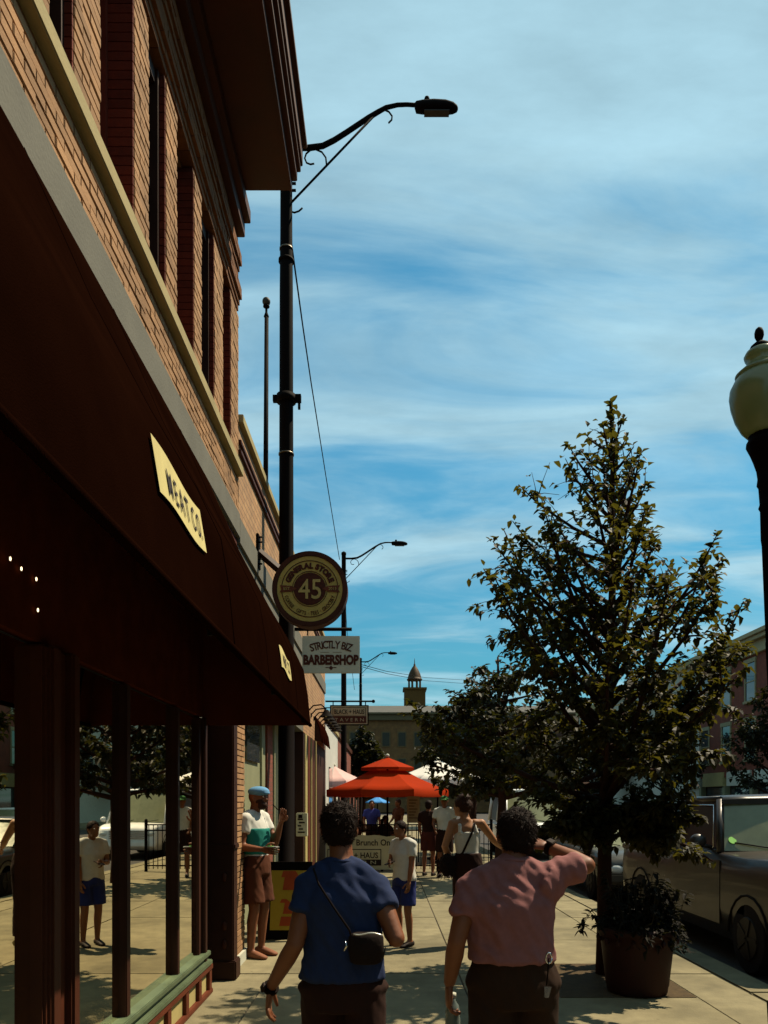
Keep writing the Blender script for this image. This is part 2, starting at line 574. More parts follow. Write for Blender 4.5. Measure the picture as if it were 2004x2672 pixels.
# dark red skins that paint shade onto the tan window reveals (the side that faces down the street)
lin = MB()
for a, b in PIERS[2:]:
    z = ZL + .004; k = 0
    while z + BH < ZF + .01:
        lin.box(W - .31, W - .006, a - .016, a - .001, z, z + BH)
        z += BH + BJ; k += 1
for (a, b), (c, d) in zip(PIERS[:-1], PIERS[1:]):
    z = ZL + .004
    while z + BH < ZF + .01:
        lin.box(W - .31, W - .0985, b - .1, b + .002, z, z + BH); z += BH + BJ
B1.part('shade_tint_brick', lin, brick_shade, kind='stuff')
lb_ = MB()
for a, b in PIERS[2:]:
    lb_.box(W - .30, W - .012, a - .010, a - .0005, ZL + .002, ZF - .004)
B1.split('shade_tint_layer', lb_, mortar_red)  # backing of the skins, part of the same painted reveal shade
# windows
for n_, ((a, b), (c, d)) in enumerate(zip(PIERS[:-1], PIERS[1:])):
    f = MB()
    xf = W - .16 if n_ % 2 == 0 else W - .045
    for y0, y1 in ((b + .004, b + .05), (c - .05, c - .004)):
        f.box(W - .29, xf, y0, y1, ZL + .002, ZF - .004)
    f.box(W - .29, xf - .02, b + .05, c - .05, ZL + .002, ZL + .08)
    f.box(W - .29, xf - .02, b + .05, c - .05, ZF - .1, ZF - .006)
    f.box(W - .29, xf - .05, b + .05, c - .05, (ZL + ZF) / 2 - .03, (ZL + ZF) / 2 + .03)
    fo = B1.part('window', f, brown_d if n_ % 2 else M('red_window_frame', (.12, .018, .007), .6, var=.3))
    B1.part('pane', MB().box(W - .27, W - .255, b + .05, c - .05, ZL + .08, ZF - .1), winglass, under=fo)
# cornice: soffit, bed moulding and stepped crown
B1.part('soffit', MB().box(W - .1, -.97, -4, 7.76, ZS - .02, ZS + .10), brown)
cr = MB()
for x0, x1, z0, z1 in ((-.985, -.955, ZS - .035, ZS + .12), (-1.0, -.90, ZS + .07, ZS + .16), (-1.0, -.865, ZS + .16, ZS + .22), (-1.0, -.845, ZS + .22, ZS + .40), (-1.0, -.80, ZS + .40, ZS + .46)):
    cr.box(x0, x1, -4, 7.76, z0, z1)
B1.part('crown_moulding', cr, brown, bevel=.006)
B1.part('bed_moulding', MB().box(W - .1, W + .07, -4, YE, ZS - .30, ZS - .16).box(W - .1, W + .13, -4, YE, ZS - .155, ZS - .025), brown, bevel=.006)
B1.part('bed_moulding', MB().box(-9, W + .02, YE, YE + .06, ZS - .25, ZS - .06), brown)
# ---- shop front at street level
G = W - .03                                     # glass plane
B1.part('back_wall', MB().box(-9, G - .12, -4, YE - .02, -.1, 2.34), brown_d)
panes = [(-3.0, 3.40), (3.86, 6.35)]
for a, b in panes:
    B1.part('shop_window', MB().box(G - .02, G, a, b, .36, 2.34), darkglass)
B1.part('transom_panel', MB().box(G - .025, W + .0, -3.9, 6.5, 2.36, 4.395), M('panel_shade_tint', (.070, .0165, .0068), .9, var=.3, spec=0))  # maroon base stands in for the shade under the awning
for y, w_ in ((4.57, .07), (5.67, .065)):
    B1.part('mullion', MB().box(G - .03, G + .045, y - w_ / 2, y + w_ / 2, .365, 2.345), brown_d, bevel=.006)
col = MB().box(G - .1, W + .035, 3.40, 3.80, 0, 2.35).box(G, W + .06, 3.43, 3.52, .3, 2.35).box(G, W + .075, 3.62, 3.70, .3, 2.35)
B1.part('column', col, brown, bevel=.012)
B1.part('column_base', MB().box(G - .1, W + .09, 3.37, 3.84, 0, .33), green_p, bevel=.015)
B1.part('window_jamb', MB().box(G - .06, W - .005, 6.35, 6.56, .2, 2.35).box(G - .02, W + .03, 6.44, 6.52, .2, 2.35), brown_d, bevel=.01)
pil = MB().box(G - .1, W + .145, 7.06, 7.24, .10, 2.7).box(G - .1, W + .170, 7.04, 7.26, 0, .18).box(G - .1, W + .160, 7.05, 7.25, 1.2, 1.26)
B1.part('pilaster', pil, brown_d, bevel=.012)
orn = MB()
for z in (.33, .50, .95):
    orn.ell((W + .06, 7.05, z), .025, .02, .045, 10, 6); orn.ell((W - .0, 6.56, z), .02, .02, .04, 10, 6)
B1.split('ornament', orn, brown)
jb = MB()
z = .0; k = 0
while z + BH < 2.95:
    jb.box(W - .1, W + .067 + random.uniform(-.003, .003), 7.62, 8.03 - (.205 if k % 2 else .0) , z + .005, z + BH)
    if k % 2:
        jb.box(W - .1, W + .067 + random.uniform(-.003, .003), 7.836, 8.03, z + .005, z + BH)
    z += BH + BJ; k += 1
B1.part('corner_brick', jb, brick_tan, kind='stuff')
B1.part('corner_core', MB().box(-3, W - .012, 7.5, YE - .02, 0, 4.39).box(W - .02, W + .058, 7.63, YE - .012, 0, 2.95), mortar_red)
B1.part('door_recess', MB().box(-3, G - .05, 6.5, 7.52, 0, 4.39), brown_d)
B1.part('plinth', MB().box(W - .05, W + .095, 7.60, 8.06, 0, .11), white_p)
# sill and bulkhead
sill = MB()
for x1, z0, z1 in ((W + .045, .33, .37), (W + .02, .295, .33), (W + .06, .255, .295)):
    sill.box(G - .05, x1, 3.84, 6.58, z0, z1)
    sill.box(G - .05, x1, -3, 3.38, z0, z1)
B1.split('sill', sill, green_p, bevel=.006)
BK = W + .02
B1.part('bulkhead', MB().box(G - .06, BK, -3, 6.6, -.02, .255), cream)
B1.split('bulkhead_rail', MB().box(BK - .02, BK + .035, -3, 6.62, .205, .253).box(BK - .02, BK + .035, -3, 6.62, .0, .04), rust, bevel=.006)
for y in (3.0, 3.86, 4.35, 4.86, 5.32, 5.80, 6.2, 6.56):
    B1.part('bulkhead_stile', MB().box(BK - .02, BK + .028, y - .045, y + .045, .04, .205), rust, bevel=.005)
# ------------------------------------------------------------------ awning
PR = [(-1.535, 4.42), (-1.25, 3.78), (-1.0, 3.31), (-.80, 2.97), (-.70, 2.76), (-.665, 2.55), (-.64, 2.29)]
def awn_x(z):
    for (x0, z0), (x1, z1) in zip(PR[:-1], PR[1:]):
        if z1 <= z <= z0:
            t = (z - z0) / (z1 - z0); return x0 + (x1 - x0) * t
    return PR[-1][0]
A = Thing('shop_awning', 'long black canvas awning over the shop windows with a cream lettered panel', 'awning', (W, 4, 4.4))
fine = []
for (x0, z0), (x1, z1) in zip(PR[:-1], PR[1:]):
    for t in (0, .34, .67):
        fine.append((x0 + (x1 - x0) * t, z0 + (z1 - z0) * t))
fine.append(PR[-1])
def sag(y):
    return .014 * math.sin((y % 1.62) / 1.62 * pi)
rs = []
ys = [-3.5 + i * .27 for i in range(38)]
ys = [y for y in ys if y < 6.45] + [6.5]
cv = MB()
rs = [[(x - sag(y) * min(1, i / 8), y, z) for i, (x, z) in enumerate(fine)] for y in ys]
rin = [[(x - .006, y, z - .004) for (x, y, z) in r] for r in rs]
cv.rings(rs, False, True, False)
A.part('canvas', cv, awning_m, recalc=False)
A.part('shade_tint_layer', MB().rings(rin, False, True, False), M('awning_shade_tint', (.070, .0165, .0068), .95, var=.3, scale=2, spec=0), recalc=False)  # underside of the same canvas, its shade tone put into the colour
for y in (3.24, 4.3, 5.7):
    A.part('seam', MB().tube([(x - sag(y) * min(1, i / 8) + .001, y, z) for i, (x, z) in enumerate(fine)], .002, 5), awning_m)
A.part('end_panel', MB().prism([(W - .01, 2.29)] + list(reversed([(x, z) for x, z in fine])) + [(W - .01, 4.42)], 'y', 6.485, 6.495), M('awning_shade_tint', (.070, .0165, .0068), .95, var=.3, scale=2, spec=0))  # end panel carries the same painted shade tone
hem = MB()
hem.tube([(PR[-1][0] - .004, -3.5, 2.292), (PR[-1][0] - .004, 6.5, 2.292)], .016, 8)
A.part('hem_bar', hem, awning_m)
for y in (1.3, 2.92, 4.54, 6.16):
    A.part('rib', MB().tube([(x - .03, y, z - .01) for x, z in fine], .012, 6), black)
def panel(y0, y1, za0, za1, zb0, zb1):
    m_ = MB(); top, bot = [], []
    n_ = 10
    for i in range(n_ + 1):
        t = i / n_; y = y0 + (y1 - y0) * t
        w_ = .012 * math.sin(t * 2 * pi * 1.0)
        zt = za1 + (zb1 - za1) * t + w_; zb = za0 + (zb0 - za0) * t + w_
        top.append((y, zt)); bot.append((y, zb))
    cols = []
    for (y, zt), (_, zb) in zip(top, bot):
        cols.append([(awn_x(zb + (zt - zb) * q / 4) + .007 - sag(y) * .8, y, zb + (zt - zb) * q / 4) for q in range(5)])
    m_.rings(cols, False, True, False)
    return m_
p = A.part('lettered_panel', panel(2.28, 2.86, 2.57, 2.745, 2.575, 2.735), cream_l, recalc=False, label='cream panel reading MEAT CO')
def awn_text(txt, yc, z0, h, wd):
    vs, fs, w0 = glyphs(txt, h / .7, .0012, .0005)
    k_ = wd / w0
    return MB().add([(awn_x(z0 + v.y) + .0105 - sag(yc + v.x * k_) * .8 + v.z * .3, yc + v.x * k_, z0 + v.y) for v in vs], fs)
A.part('lettering', awn_text('M E A T', 2.525, 2.61, .082, .26), ink, under=p, recalc=False)
A.part('lettering', awn_text('C O.', 2.755, 2.61, .082, .13), ink, under=p, recalc=False)
p = A.part('lettered_panel', panel(4.80, 5.36, 2.49, 2.63, 2.49, 2.625), cream_l, recalc=False)
A.part('lettering', awn_text('MEAT', 5.01, 2.52, .075, .21), ink, under=p, recalc=False)
A.part('lettering', awn_text('CO.', 5.22, 2.52, .075, .13), ink, under=p, recalc=False)
# small bulbs strung inside the shop front
for px, py, Y, lb in ((27, 1458, 3.10, 'leftmost lit bulb of the short string under the black awning'), (56, 1484, 3.22, 'middle lit bulb of the short sloping string under the black awning'), (95, 1511, 3.36, 'rightmost upper lit bulb of the string under the black awning'), (99, 1592, 3.37, 'lone lit bulb hanging below the string under the black awning')):
    q = Vector((W - .0, Y, EYE + (2090 - py) / 2000 * Y))
    q.x = (px - 1008) / 2000 * Y
    mb = MB().ell(q, .0045, .0045, .009, 8, 6)
    single('light_bulb', lb, 'bulb', mb, M('lit_bulb', (1, .75, .45), .4, emit=1.6), q, 'string lights under the awning')

# ------------------------------------------------------------------ the lower row of shops beyond
B2 = Thing('brick_shop', 'low tan brick shop row with sage green shop front beyond the tall building', 'building', (W, 13, 0))
B2.part('wall', MB().box(-9, W, YE + .012, 19.4, 4.62, 5.62), tan_b)
for z, x in ((5.62, .05), (5.40, .03), (5.30, .03)):
    B2.part('coping' if z > 5.5 else 'string_course', MB().box(-9 if z > 5.5 else W - .1, W + x, YE + .012, 19.42, z, z + (.09 if z > 5.5 else .045)), brown if z < 5.5 else stone, bevel=.006)
B2.part('stucco_band', MB().box(-9, W + .018, YE + .012, 19.4, 4.36, 4.617), stucco)
B2.part('stucco_wall', MB().box(-9, W - .01, YE + .012, 14.4, 2.95, 4.357), stucco)
B2.part('upper_wall', MB().box(-9, W - .01, 14.402, 19.4, 2.95, 4.357), tan_b)
B2.part('shop_wall', MB().box(-9, W - .5, YE + .012, 19.4, 0, 2.948), brown_d)
def post(name, y0, y1, x, m_, z0=0, z1=2.946):
    return B2.part(name, MB().box(W - .5, x, y0, y1, z0, z1), m_, bevel=.01)
post('panel', 9.9, 11.45, W - .33, sage)
post('panel', 11.47, 12.0, W - .345, sage)
post('post', 11.40, 11.50, W - .30, sage)
post('brick_pier', 12.05, 12.62, W - .32, red_b)
post('post', 12.68, 12.80, W - .30, sage)
post('post', 13.1, 13.2, W - .27, white_p)
post('panel', 12.8, 13.9, W - .36, sage)
post('door', 9.3, 9.88, W - .42, brown)
B2.part('shop_window', MB().box(W - .46, W - .43, 13.95, 14.35, .5, 2.7), winglass)
B2.part('shop_window', MB().box(W - .32, W - .30, 10.2, 11.2, 2.2, 2.8), winglass)
post('post', 14.4, 14.62, W - .01, brown_d)
post('post', 14.7, 15.1, W + .0, cream)
post('post', 15.12, 15.55, W + .01, rust)
post('post', 15.6, 15.72, W + .03, cream)
post('post', 15.74, 16.5, W + .02, brown)
post('post', 16.5, 16.62, W + .04, cream)
post('pier', 16.64, 19.4, W + .0, brown_d)
post('stall_riser', 9.0, 9.88, W - .40, sage, 0, .5)
nb = MB().box(0, 0, 0, 0, 0, 0)
p0 = I(774, 2182, 13.2); p1 = I(803, 2121, 13.2)
nb = MB().box(p0.x, p1.x, 13.1, 13.24, p0.z, p1.z)
bx = Thing('notice_box', 'pale flyer box with dark print fixed beside the shop posts', 'notice box', (p0.x, 13.2, p0.z))
bx.part('case', nb, M('flyer_box', (.42, .40, .27), .6, var=.2, scale=12), bevel=.01)
fl = MB()
for i in range(6):
    fl.box(p0.x + .03 + .02 * (i % 2), p1.x - .04 - .03 * (i % 3), 13.094, 13.099, p0.z + .06 + i * .055, p0.z + .085 + i * .055)
fl.box(p0.x + .04, p1.x - .08, 13.094, 13.099, p1.z - .09, p1.z - .03)
bx.part('print', fl, ink)
bx.part('bracket', MB().box(W - .0, p0.x + .02, 13.16, 13.2, p0.z + .1, p0.z + .14), black)
# tavern awning
TA = Thing('tavern_awning', 'short dark red awning on the brick tavern behind the hanging signs', 'awning', (W, 18, 3.4))
TA.part('canvas', MB().prism([(W, 3.50), (W + .10, 3.25), (W + .14, 2.95), (W + .13, 2.95), (W + .09, 3.22), (W - .01, 3.46)], 'y', 16.7, 19.3), M('tavern_canvas', (.012, .0024, .0012), .9, var=.3, spec=0))
TA.part('end_panel', MB().prism([(W, 2.96), (W + .125, 2.96), (W + .09, 3.2), (W, 3.44)], 'y', 16.71, 16.73), brown_d)
# gooseneck lamps along the tavern
def gooseneck(y, z, lb):
    t = Thing('gooseneck_lamp', lb, 'wall lamp', (W, y, z), 'gooseneck lamps along the tavern wall')
    t.part('arm', MB().tube([(W - .01, y, z), (W + .1, y, z + .12), (W + .26, y, z + .14), (W + .36, y, z + .05)], .014, 8), black)
    t.part('wall_plate', MB().ell((W, y, z), .02, .05, .05, 10, 6), black)
    t.part('lamp_shade', MB().lathe([(.03, .06), (.045, .05), (.07, .0), (.14, -.08), (.145, -.085), (.12, -.07), (.05, .0)], (W + .36, y, z - .02), 16), black)
    t.part('bulb', MB().ell((W + .36, y, z - .07), .03, .03, .04, 8, 6), white_p)
    return t
for i in range(6):
    gooseneck(15.2 + i * .62, 3.42, 'black gooseneck lamp on the tavern wall, %s in the row' % ('nearest', 'second nearest', 'third nearest', 'third from the far end', 'second from the far end', 'farthest')[i])

# pale building further on, and more of the row
B3 = Thing('pale_shop', 'narrow pale grey shop building beyond the tavern sign', 'building', (W, 24, 0))
B3.part('wall', MB().box(-9, W - .05, 20.2, 25.2, 0, 3.75), M('pale_stucco', (.42, .42, .38), .9, var=.12))
B3.part('coping', MB().box(-9, W + .0, 20.18, 25.25, 3.752, 3.85), stone)
B3.part('window', MB().box(W - .06, W - .035, 21.3, 22.6, 1.0, 2.6), winglass)
B3.part('door', MB().box(W - .06, W - .03, 23.3, 24.2, 0, 2.2), brown)
B4 = Thing('dark_shop', 'dark brick shop building far down the left side', 'building', (W, 34, 0))
B4.part('wall', MB().box(-12, W - .25, 26, 52, 0, 4.0), red_b)
B4.part('coping', MB().box(-12, W - .18, 26, 52.1, 4.002, 4.2), brown)
for i in range(6):
    f = B4.part('window', MB().box(W - .27, W - .23, 27 + i * 4, 29.4 + i * 4, .8, 2.8), brown_d)
    B4.part('pane', MB().box(W - .24, W - .222, 27.1 + i * 4, 29.3 + i * 4, .9, 2.7), winglass, under=f)

# ------------------------------------------------------------------ across the street
def facade_windows(T, X, ys, zs, w_, h_, fr, gl, side=-1):
    for y in ys:
        for z in zs:
            f = MB()
            f.box(X + side * .06, X - side * .1, y - w_ / 2 - .1, y - w_ / 2, z, z + h_)
            f.box(X + side * .06, X - side * .1, y + w_ / 2, y + w_ / 2 + .1, z, z + h_)
            f.box(X + side * .08, X - side * .1, y - w_ / 2 - .14, y + w_ / 2 + .14, z + h_, z + h_ + .22)
            f.box(X + side * .12, X - side * .1, y - w_ / 2 - .16, y + w_ / 2 + .16, z - .14, z)
            fo = T.part('window', f, fr)
            T.part('pane', MB().box(X + side * .015, X - side * .02, y - w_ / 2, y + w_ / 2, z, z + h_ / 2 - .03).box(X + side * .015, X - side * .02, y - w_ / 2, y + w_ / 2, z + h_ / 2 + .03, z + h_), gl, under=fo)
            T.part('sash_bar', MB().box(X + side * .04, X - side * .02, y - w_ / 2, y + w_ / 2, z + h_ / 2 - .03, z + h_ / 2 + .03), fr, under=fo)
XR = 19.4
R1 = Thing('red_brick_building', 'three storey red brick building with a cream cornice across the street', 'building', (XR, 40, 0))
R1.part('wall', MB().box(XR, 34, 24, 47.5, 3.0, 9.6), red_b)
cz = MB()
for x, z0, z1 in ((.18, 9.35, 9.60), (.10, 9.60, 10.0), (.38, 10.0, 10.22), (.52, 10.22, 10.45)):
    cz.box(XR - x, 34, 23.9, 47.55, z0, z1 - .003)
R1.part('cornice', cz, M('cornice_paint', (.30, .24, .13), .7, var=.15), bevel=.02)
R1.part('roof', MB().box(XR + .5, 34, 24.2, 47.3, 10.45, 10.6), brown)
frw = M('window_trim', (.24, .20, .11), .7, var=.12)
facade_windows(R1, XR, [26.3 + i * 2.9 for i in range(8)], [7.0, 3.9], 1.05, 2.0, frw, winglass)
R1.part('shop_front', MB().box(XR + .3, 34, 24, 47.5, 0, 2.997), brown_d)
for i in range(8):
    R1.part('post', MB().box(XR - .02, XR + .3, 24.1 + i * 3.3, 24.4 + i * 3.3, 0, 2.5), sage)
    R1.part('sign_board', MB().box(XR - .10, XR + .3, 24.2 + i * 3.3, 27.0 + i * 3.3, 2.5, 3.3), white_p if i % 3 else cream)
    R1.part('shop_window', MB().box(XR + .27, XR + .295, 24.6 + i * 3.3, 27.2 + i * 3.3, .5, 2.4), winglass)
R0 = Thing('tan_brick_block', 'unseen tan brick block added across the street to cut low sky light', 'building', (XR, 0, 0))  # out of view, added to block low sky light from the right
R0.part('wall', MB().box(XR, 34, -34, 23.6, 0, 10.5), tan_b)
R0.part('cornice', MB().box(XR - .4, 34, -34, 23.65, 10.5, 11.1), brown, bevel=.03)
facade_windows(R0, XR, [-14 + i * 3.3 for i in range(11)], [4.2, 7.4], 1.15, 2.0, frw, winglass)
for i in range(9):
    R0.part('shop_window', MB().box(XR - .03, XR + .1, -12.5 + i * 4, -9.5 + i * 4, .5, 2.8), winglass)
R2 = Thing('cream_building', 'cream stucco building behind the potted tree across the street', 'building', (XR, 58, 0))
R2.part('wall', MB().box(XR + .2, 36, 47.7, 78, 0, 10.2), M('cream_stucco', (.42, .40, .33), .9, var=.12))
R2.part('cornice', MB().box(XR - .1, 36, 47.65, 78.1, 10.2, 10.7), stone)
facade_windows(R2, XR + .2, [50.5 + i * 4.2 for i in range(6)], [3.9, 7.2], 1.2, 2.1, white_p, winglass)
R3 = Thing('brown_block', 'low brown brick block at the far end of the right side', 'building', (XR, 95, 0))
R3.part('wall', MB().box(XR + .4, 40, 80, 112, 0, 9.0), courthouse_m)
R3.part('parapet', MB().box(XR + .3, 40, 79.9, 112, 9.0, 9.4), brown)
# ------------------------------------------------------------------ far courthouse with cupola
CH = Thing('courthouse', 'far brown stone courthouse with a domed cupola at the end of the street', 'building', (4, 112, 0))
CH.part('wall', MB().box(-9, 44, 110, 130, 0, 13.2), courthouse_m)
CH.part('cornice', MB().box(-9.4, 44.4, 109.5, 130.4, 13.2, 14.0).box(-9.7, 44.7, 109.2, 130.7, 14.0, 14.3), M('cornice_stone', (.10, .078, .04), .8), bevel=.05)
CH.part('roof', MB().add([(-9.4, 109.6, 14.3), (44.4, 109.6, 14.3), (44.4, 130, 14.3), (-9.4, 130, 14.3), (-6, 114, 15.8), (41, 114, 15.8), (41, 126, 15.8), (-6, 126, 15.8)],
                         [(0, 1, 5, 4), (1, 2, 6, 5), (2, 3, 7, 6), (3, 0, 4, 7), (4, 5, 6, 7)]), M('slate', (.085, .08, .07), .8, var=.15, scale=1))
for i in range(13):
    for z in (2, 5.6, 9.4):
        f = CH.part('window', MB().box(-7.6 + i * 2.3, -6.3 + i * 2.3, 109.9, 110.05, z, z + 2.2), M('old_trim', (.12, .08, .035), .8))
        CH.part('pane', MB().box(-7.45 + i * 2.3, -6.45 + i * 2.3, 109.86, 109.9, z + .15, z + 2.05), M('dim_glass', (.03, .024, .014), .15), under=f)
cx, cy = 4.35, 118
ochre = M('cupola_stone', (.09, .045, .010), .8, var=.2)
CH.part('tower', MB().box(cx - 1.6, cx + 1.6, cy - 1.6, cy + 1.6, 14.3, 18.6).box(cx - 1.8, cx + 1.8, cy - 1.8, cy + 1.8, 18.6, 18.9), ochre)
for k in range(8):
    a = k * pi / 4 + pi / 8
    CH.part('cupola_column', MB().lathe([(.2, 18.75), (.15, 18.9), (.13, 20.0), (.2, 20.2)], (cx + .92 * cos(a), cy + .92 * sin(a), 0), 8), ochre)
CH.part('dome', MB().lathe([(r * .78, 20.2 + (z - 20.9) * .68) for r, z in [(1.5, 20.9), (1.55, 21.15), (1.4, 21.25), (1.3, 21.7), (1.12, 22.4), (.85, 23.1), (.5, 23.8), (.22, 24.2), (.2, 24.5), (.09, 24.7), (.05, 25.6), (.01, 26)]], (cx, cy, 0), 16), M('dome_copper', (.05, .024, .006), .6, var=.25))
# ------------------------------------------------------------------ street lights on the left
def street_light(px, Y, label, z_arm=None):
    X = (px - 1008) / 2000 * Y
    za = 10.0                                            # height of the arm's root
    t = Thing('street_light', label, 'street light', (X, Y, 0), 'tall street lights in a row along the shop fronts')
    t.part('pole', MB().lathe([(.14, 0), (.14, .5), (.105, .52), (.105, 3.0), (.098, 3.02), (.09, 6.2), (.085, 8.2), (.078, 8.9), (.075, za + .12), (.085, za + .13), (.085, za + .2), (.03, za + .24)], (X, Y, 0), 20), black)
    def a(px_, py_):                                     # arm points measured off the nearest light
        return Vector((X + (px_ - 745) / 2000 * 9.8, Y, za + (395 - py_) / 2000 * 9.8))
    ap = [a(745, 395), a(800, 395), a(840, 390), a(870, 375), a(900, 356), a(960, 316), a(985, 301), a(1005, 290), a(1035, 283), a(1060, 282), a(1092, 284)]
    t.part('arm', MB().tube(ap, [.034] * 3 + [.033, .032, .031, .029, .027, .025, .024, .024], 10), black)
    hd = MB()
    rs = []
    for k_, (px_, w_, zt, zb) in enumerate([(1080, .03, 279, 291), (1084, .06, 276, 302), (1100, .075, 274, 303), (1130, .08, 272, 304), (1160, .08, 274, 304.5), (1180, .065, 279, 303), (1190, .04, 285, 300), (1193, .015, 290, 296)]):
        c0, c1 = a(px_, zt), a(px_, zb)
        m_ = (c0 + c1) / 2; h_ = (c0.z - c1.z) / 2
        rs.append([m_ + Vector((0, w_ * cos(2 * pi * j / 14), h_ * sin(2 * pi * j / 14))) for j in range(14)])
    hd.rings(rs)
    h = t.part('luminaire', hd, black)
    q = a(1112, 273)
    t.part('photocell', MB().lathe([(.035, -.02), (.035, .03), (.03, .045), (.01, .05)], q, 12), black, under=h)
    t.part('lens', MB().box(a(1105, 304).x, a(1170, 304).x, Y - .05, Y + .05, a(1105, 306).z, a(1105, 303.5).z), M('lens', (.02, .015, .01), .4), under=h)
    t.part('brace', MB().tube([a(985, 300), a(755, 541)], .014, 8), black)
    def scroll(pts, r=.011):
        t.part('scroll', MB().tube([a(*p_) for p_ in pts], r, 7), black)
    scroll([(985, 297), (1000, 295), (1013, 301), (1021, 312), (1020, 322), (1012, 330)])
    scroll([(850, 440), (848, 420), (838, 406), (822, 399), (808, 401), (797, 410), (793, 422), (798, 434), (808, 438), (818, 436)])
    scroll([(755, 541), (750, 550), (755, 560), (766, 564), (778, 560), (787, 552)])
    pg = MB()
    for y in (478, 488, 506):
        c_ = a(760, y); pg.box(c_.x - .03, c_.x + .05, Y - .012, Y + .012, c_.z - .012, c_.z + .012)
    t.split('step_peg', pg, black)
    for py_, r_, h_ in ((660, .088, .02), (1195, .1, .02), (1050, .125, .09), (690, .10, .03)):
        c_ = a(745, py_)
        t.part('band', MB().lathe([(r_, -h_ / 2), (r_, h_ / 2)], c_, 16), M('band_metal', (.09, .07, .05), .4, metal=.8) if h_ < .025 else black)
    c_ = a(745, 1050)
    t.part('clamp', MB().box(c_.x - .17, c_.x - .1, Y - .03, Y + .03, c_.z - .04, c_.z + .04).box(c_.x + .1, c_.x + .19, Y - .03, Y + .03, c_.z - .04, c_.z + .05).box(c_.x + .15, c_.x + .18, Y - .02, Y + .02, c_.z - .13, c_.z - .04), black)
    return t, a
t1, a1 = street_light(747, 9.8, 'nearest tall black street light with a scrolled arm, rising behind the round general store sign')
t2, a2 = street_light(897, 26.4, 'second black street light, its arm just right of the round general store sign')
t3, a3 = street_light(941, 46.0, 'farthest street light, its arm right of the barbershop sign')
def wire(pts, label, r=.012):
    o_ = pts[0]
    return single('wire', label, 'wire', MB().tube(pts, r, 6), black, o_)
wire([a1(758, 640), I(790, 850, 12), I(812, 1000, 14.3), I(850, 1240, 20), I(886, 1460, 26.3)], 'black cable sloping from the nearest street light down to the second')
wire([I(938, 1733, 46), I(1010, 1752, 60), I(1110, 1768, 80), I(1300, 1780, 110)], 'upper thin wire running right from the farthest street light', .02)
wire([I(938, 1738, 46), I(1010, 1758, 60), I(1110, 1776, 80), I(1300, 1790, 110)], 'lower thin wire running right from the farthest street light', .02)
wire([I(898, 1500, 26.4), I(905, 1640, 27), I(925, 1800, 28)], 'slack dark cable hanging down beside the second street light', .008)
# ------------------------------------------------------------------ flagpole on the shop roof
fp = I(695, 787, 14.2)
FPx = (692 - 1008) / 2000 * 14.2
F = Thing('flagpole', 'bare dark flagpole with a ball on top standing on the brick shop roof', 'flagpole', (FPx, 14.2, 5.62))
F.part('pole', MB().tube([(FPx, 14.2, 5.62), (FPx + .025, 14.2, fp.z - .25)], [.052, .038], 12), black)
F.part('truck', MB().lathe([(.03, -.32), (.05, -.3), (.035, -.26), (.022, -.22), (.022, -.13), (.06, -.12), (.06, -.1), (.022, -.08)], (fp.x, 14.2, fp.z + .02), 12), black)
F.part('ball', MB().ell((fp.x, 14.2, fp.z), .075, .075, .075, 16, 10), M('ball_metal', (.03, .025, .018), .6))
# ------------------------------------------------------------------ round hanging sign
c0 = I(810, 1541, 9.2)
R0 = .45
SG = Thing('round_sign', 'round brown sign reading GENERAL STORE 45 in front of the nearest street light', 'sign', c0)
def disc(mb, c, r, y0, y1, n=64):
    return mb.rings([[c + Vector((r * cos(2 * pi * j / n), y, r * sin(2 * pi * j / n))) for j in range(n)] for y in (y0, y1)], True, False)
def annulus(mb, c, r0, r1, y0, y1, n=64, a0=0, a1=360):
    m_ = n
    A_ = [radians(a0 + (a1 - a0) * j / m_) for j in range(m_ + 1)]
    vs, fs = [], []
    for r, y in ((r0, y0), (r1, y0), (r1, y1), (r0, y1)):
        vs += [c + Vector((r * cos(a_), y, r * sin(a_))) for a_ in A_]
    k_ = m_ + 1
    for q in range(4):
        for j in range(m_):
            fs.append((q * k_ + j, q * k_ + j + 1, ((q + 1) % 4) * k_ + j + 1, ((q + 1) % 4) * k_ + j))
    return mb.add(vs, fs)
SG.part('drum', disc(MB(), c0, R0 - .03, -.06, .08), brown_d)
SG.part('rim', annulus(MB(), c0, R0 * .868, R0, -.085, .10), brown, bevel=.006)
face = SG.part('face', disc(MB(), c0, R0 * .87, -.072, -.062), M('sign_cream', (.40, .29, .075), .6, var=.12, scale=12))
yy = -.074
SG.part('ring', annulus(MB(), c0, R0 * .735, R0 * .755, yy - .004, yy), ink_b, under=face)
SG.part('ring', annulus(MB(), c0, R0 * .455, R0 * .47, yy - .004, yy), ink_b, under=face)
SG.part('centre_disc', disc(MB(), c0, R0 * .43, yy - .004, yy), ink_b, under=face)
rb = MB()
for s_ in (-1, 1):
    P_ = [(.33, 0), (.49, .075), (.80, .095), (.74, 0), (.80, -.095), (.49, -.075)]
    P_ = [(c0.x + s_ * x * R0, c0.z + z * R0) for x, z in P_]
    rb.prism(P_, 'y', c0.y + yy - .008, c0.y + yy - .005)
SG.split('ribbon', rb, M('ribbon_brown', (.12, .03, .012), .6), under=face)
tx = MB()
text_arc(tx, 'GENERAL STORE', c0 + Vector((0, yy, 0)), R0 * .545, R0 * .135, 163, 17, bold=.006)
SG.part('lettering', tx, ink_b, under=face, recalc=False)
tx = MB()
text_arc(tx, 'COFFEE \u00b7 GIFTS \u00b7 TEES \u00b7 GROCERY', c0 + Vector((0, yy, 0)), R0 * .70, R0 * .10, 196, 344, inward=True, kx=.75)
SG.part('lettering', tx, ink_b, under=face, recalc=False)
tx = MB()
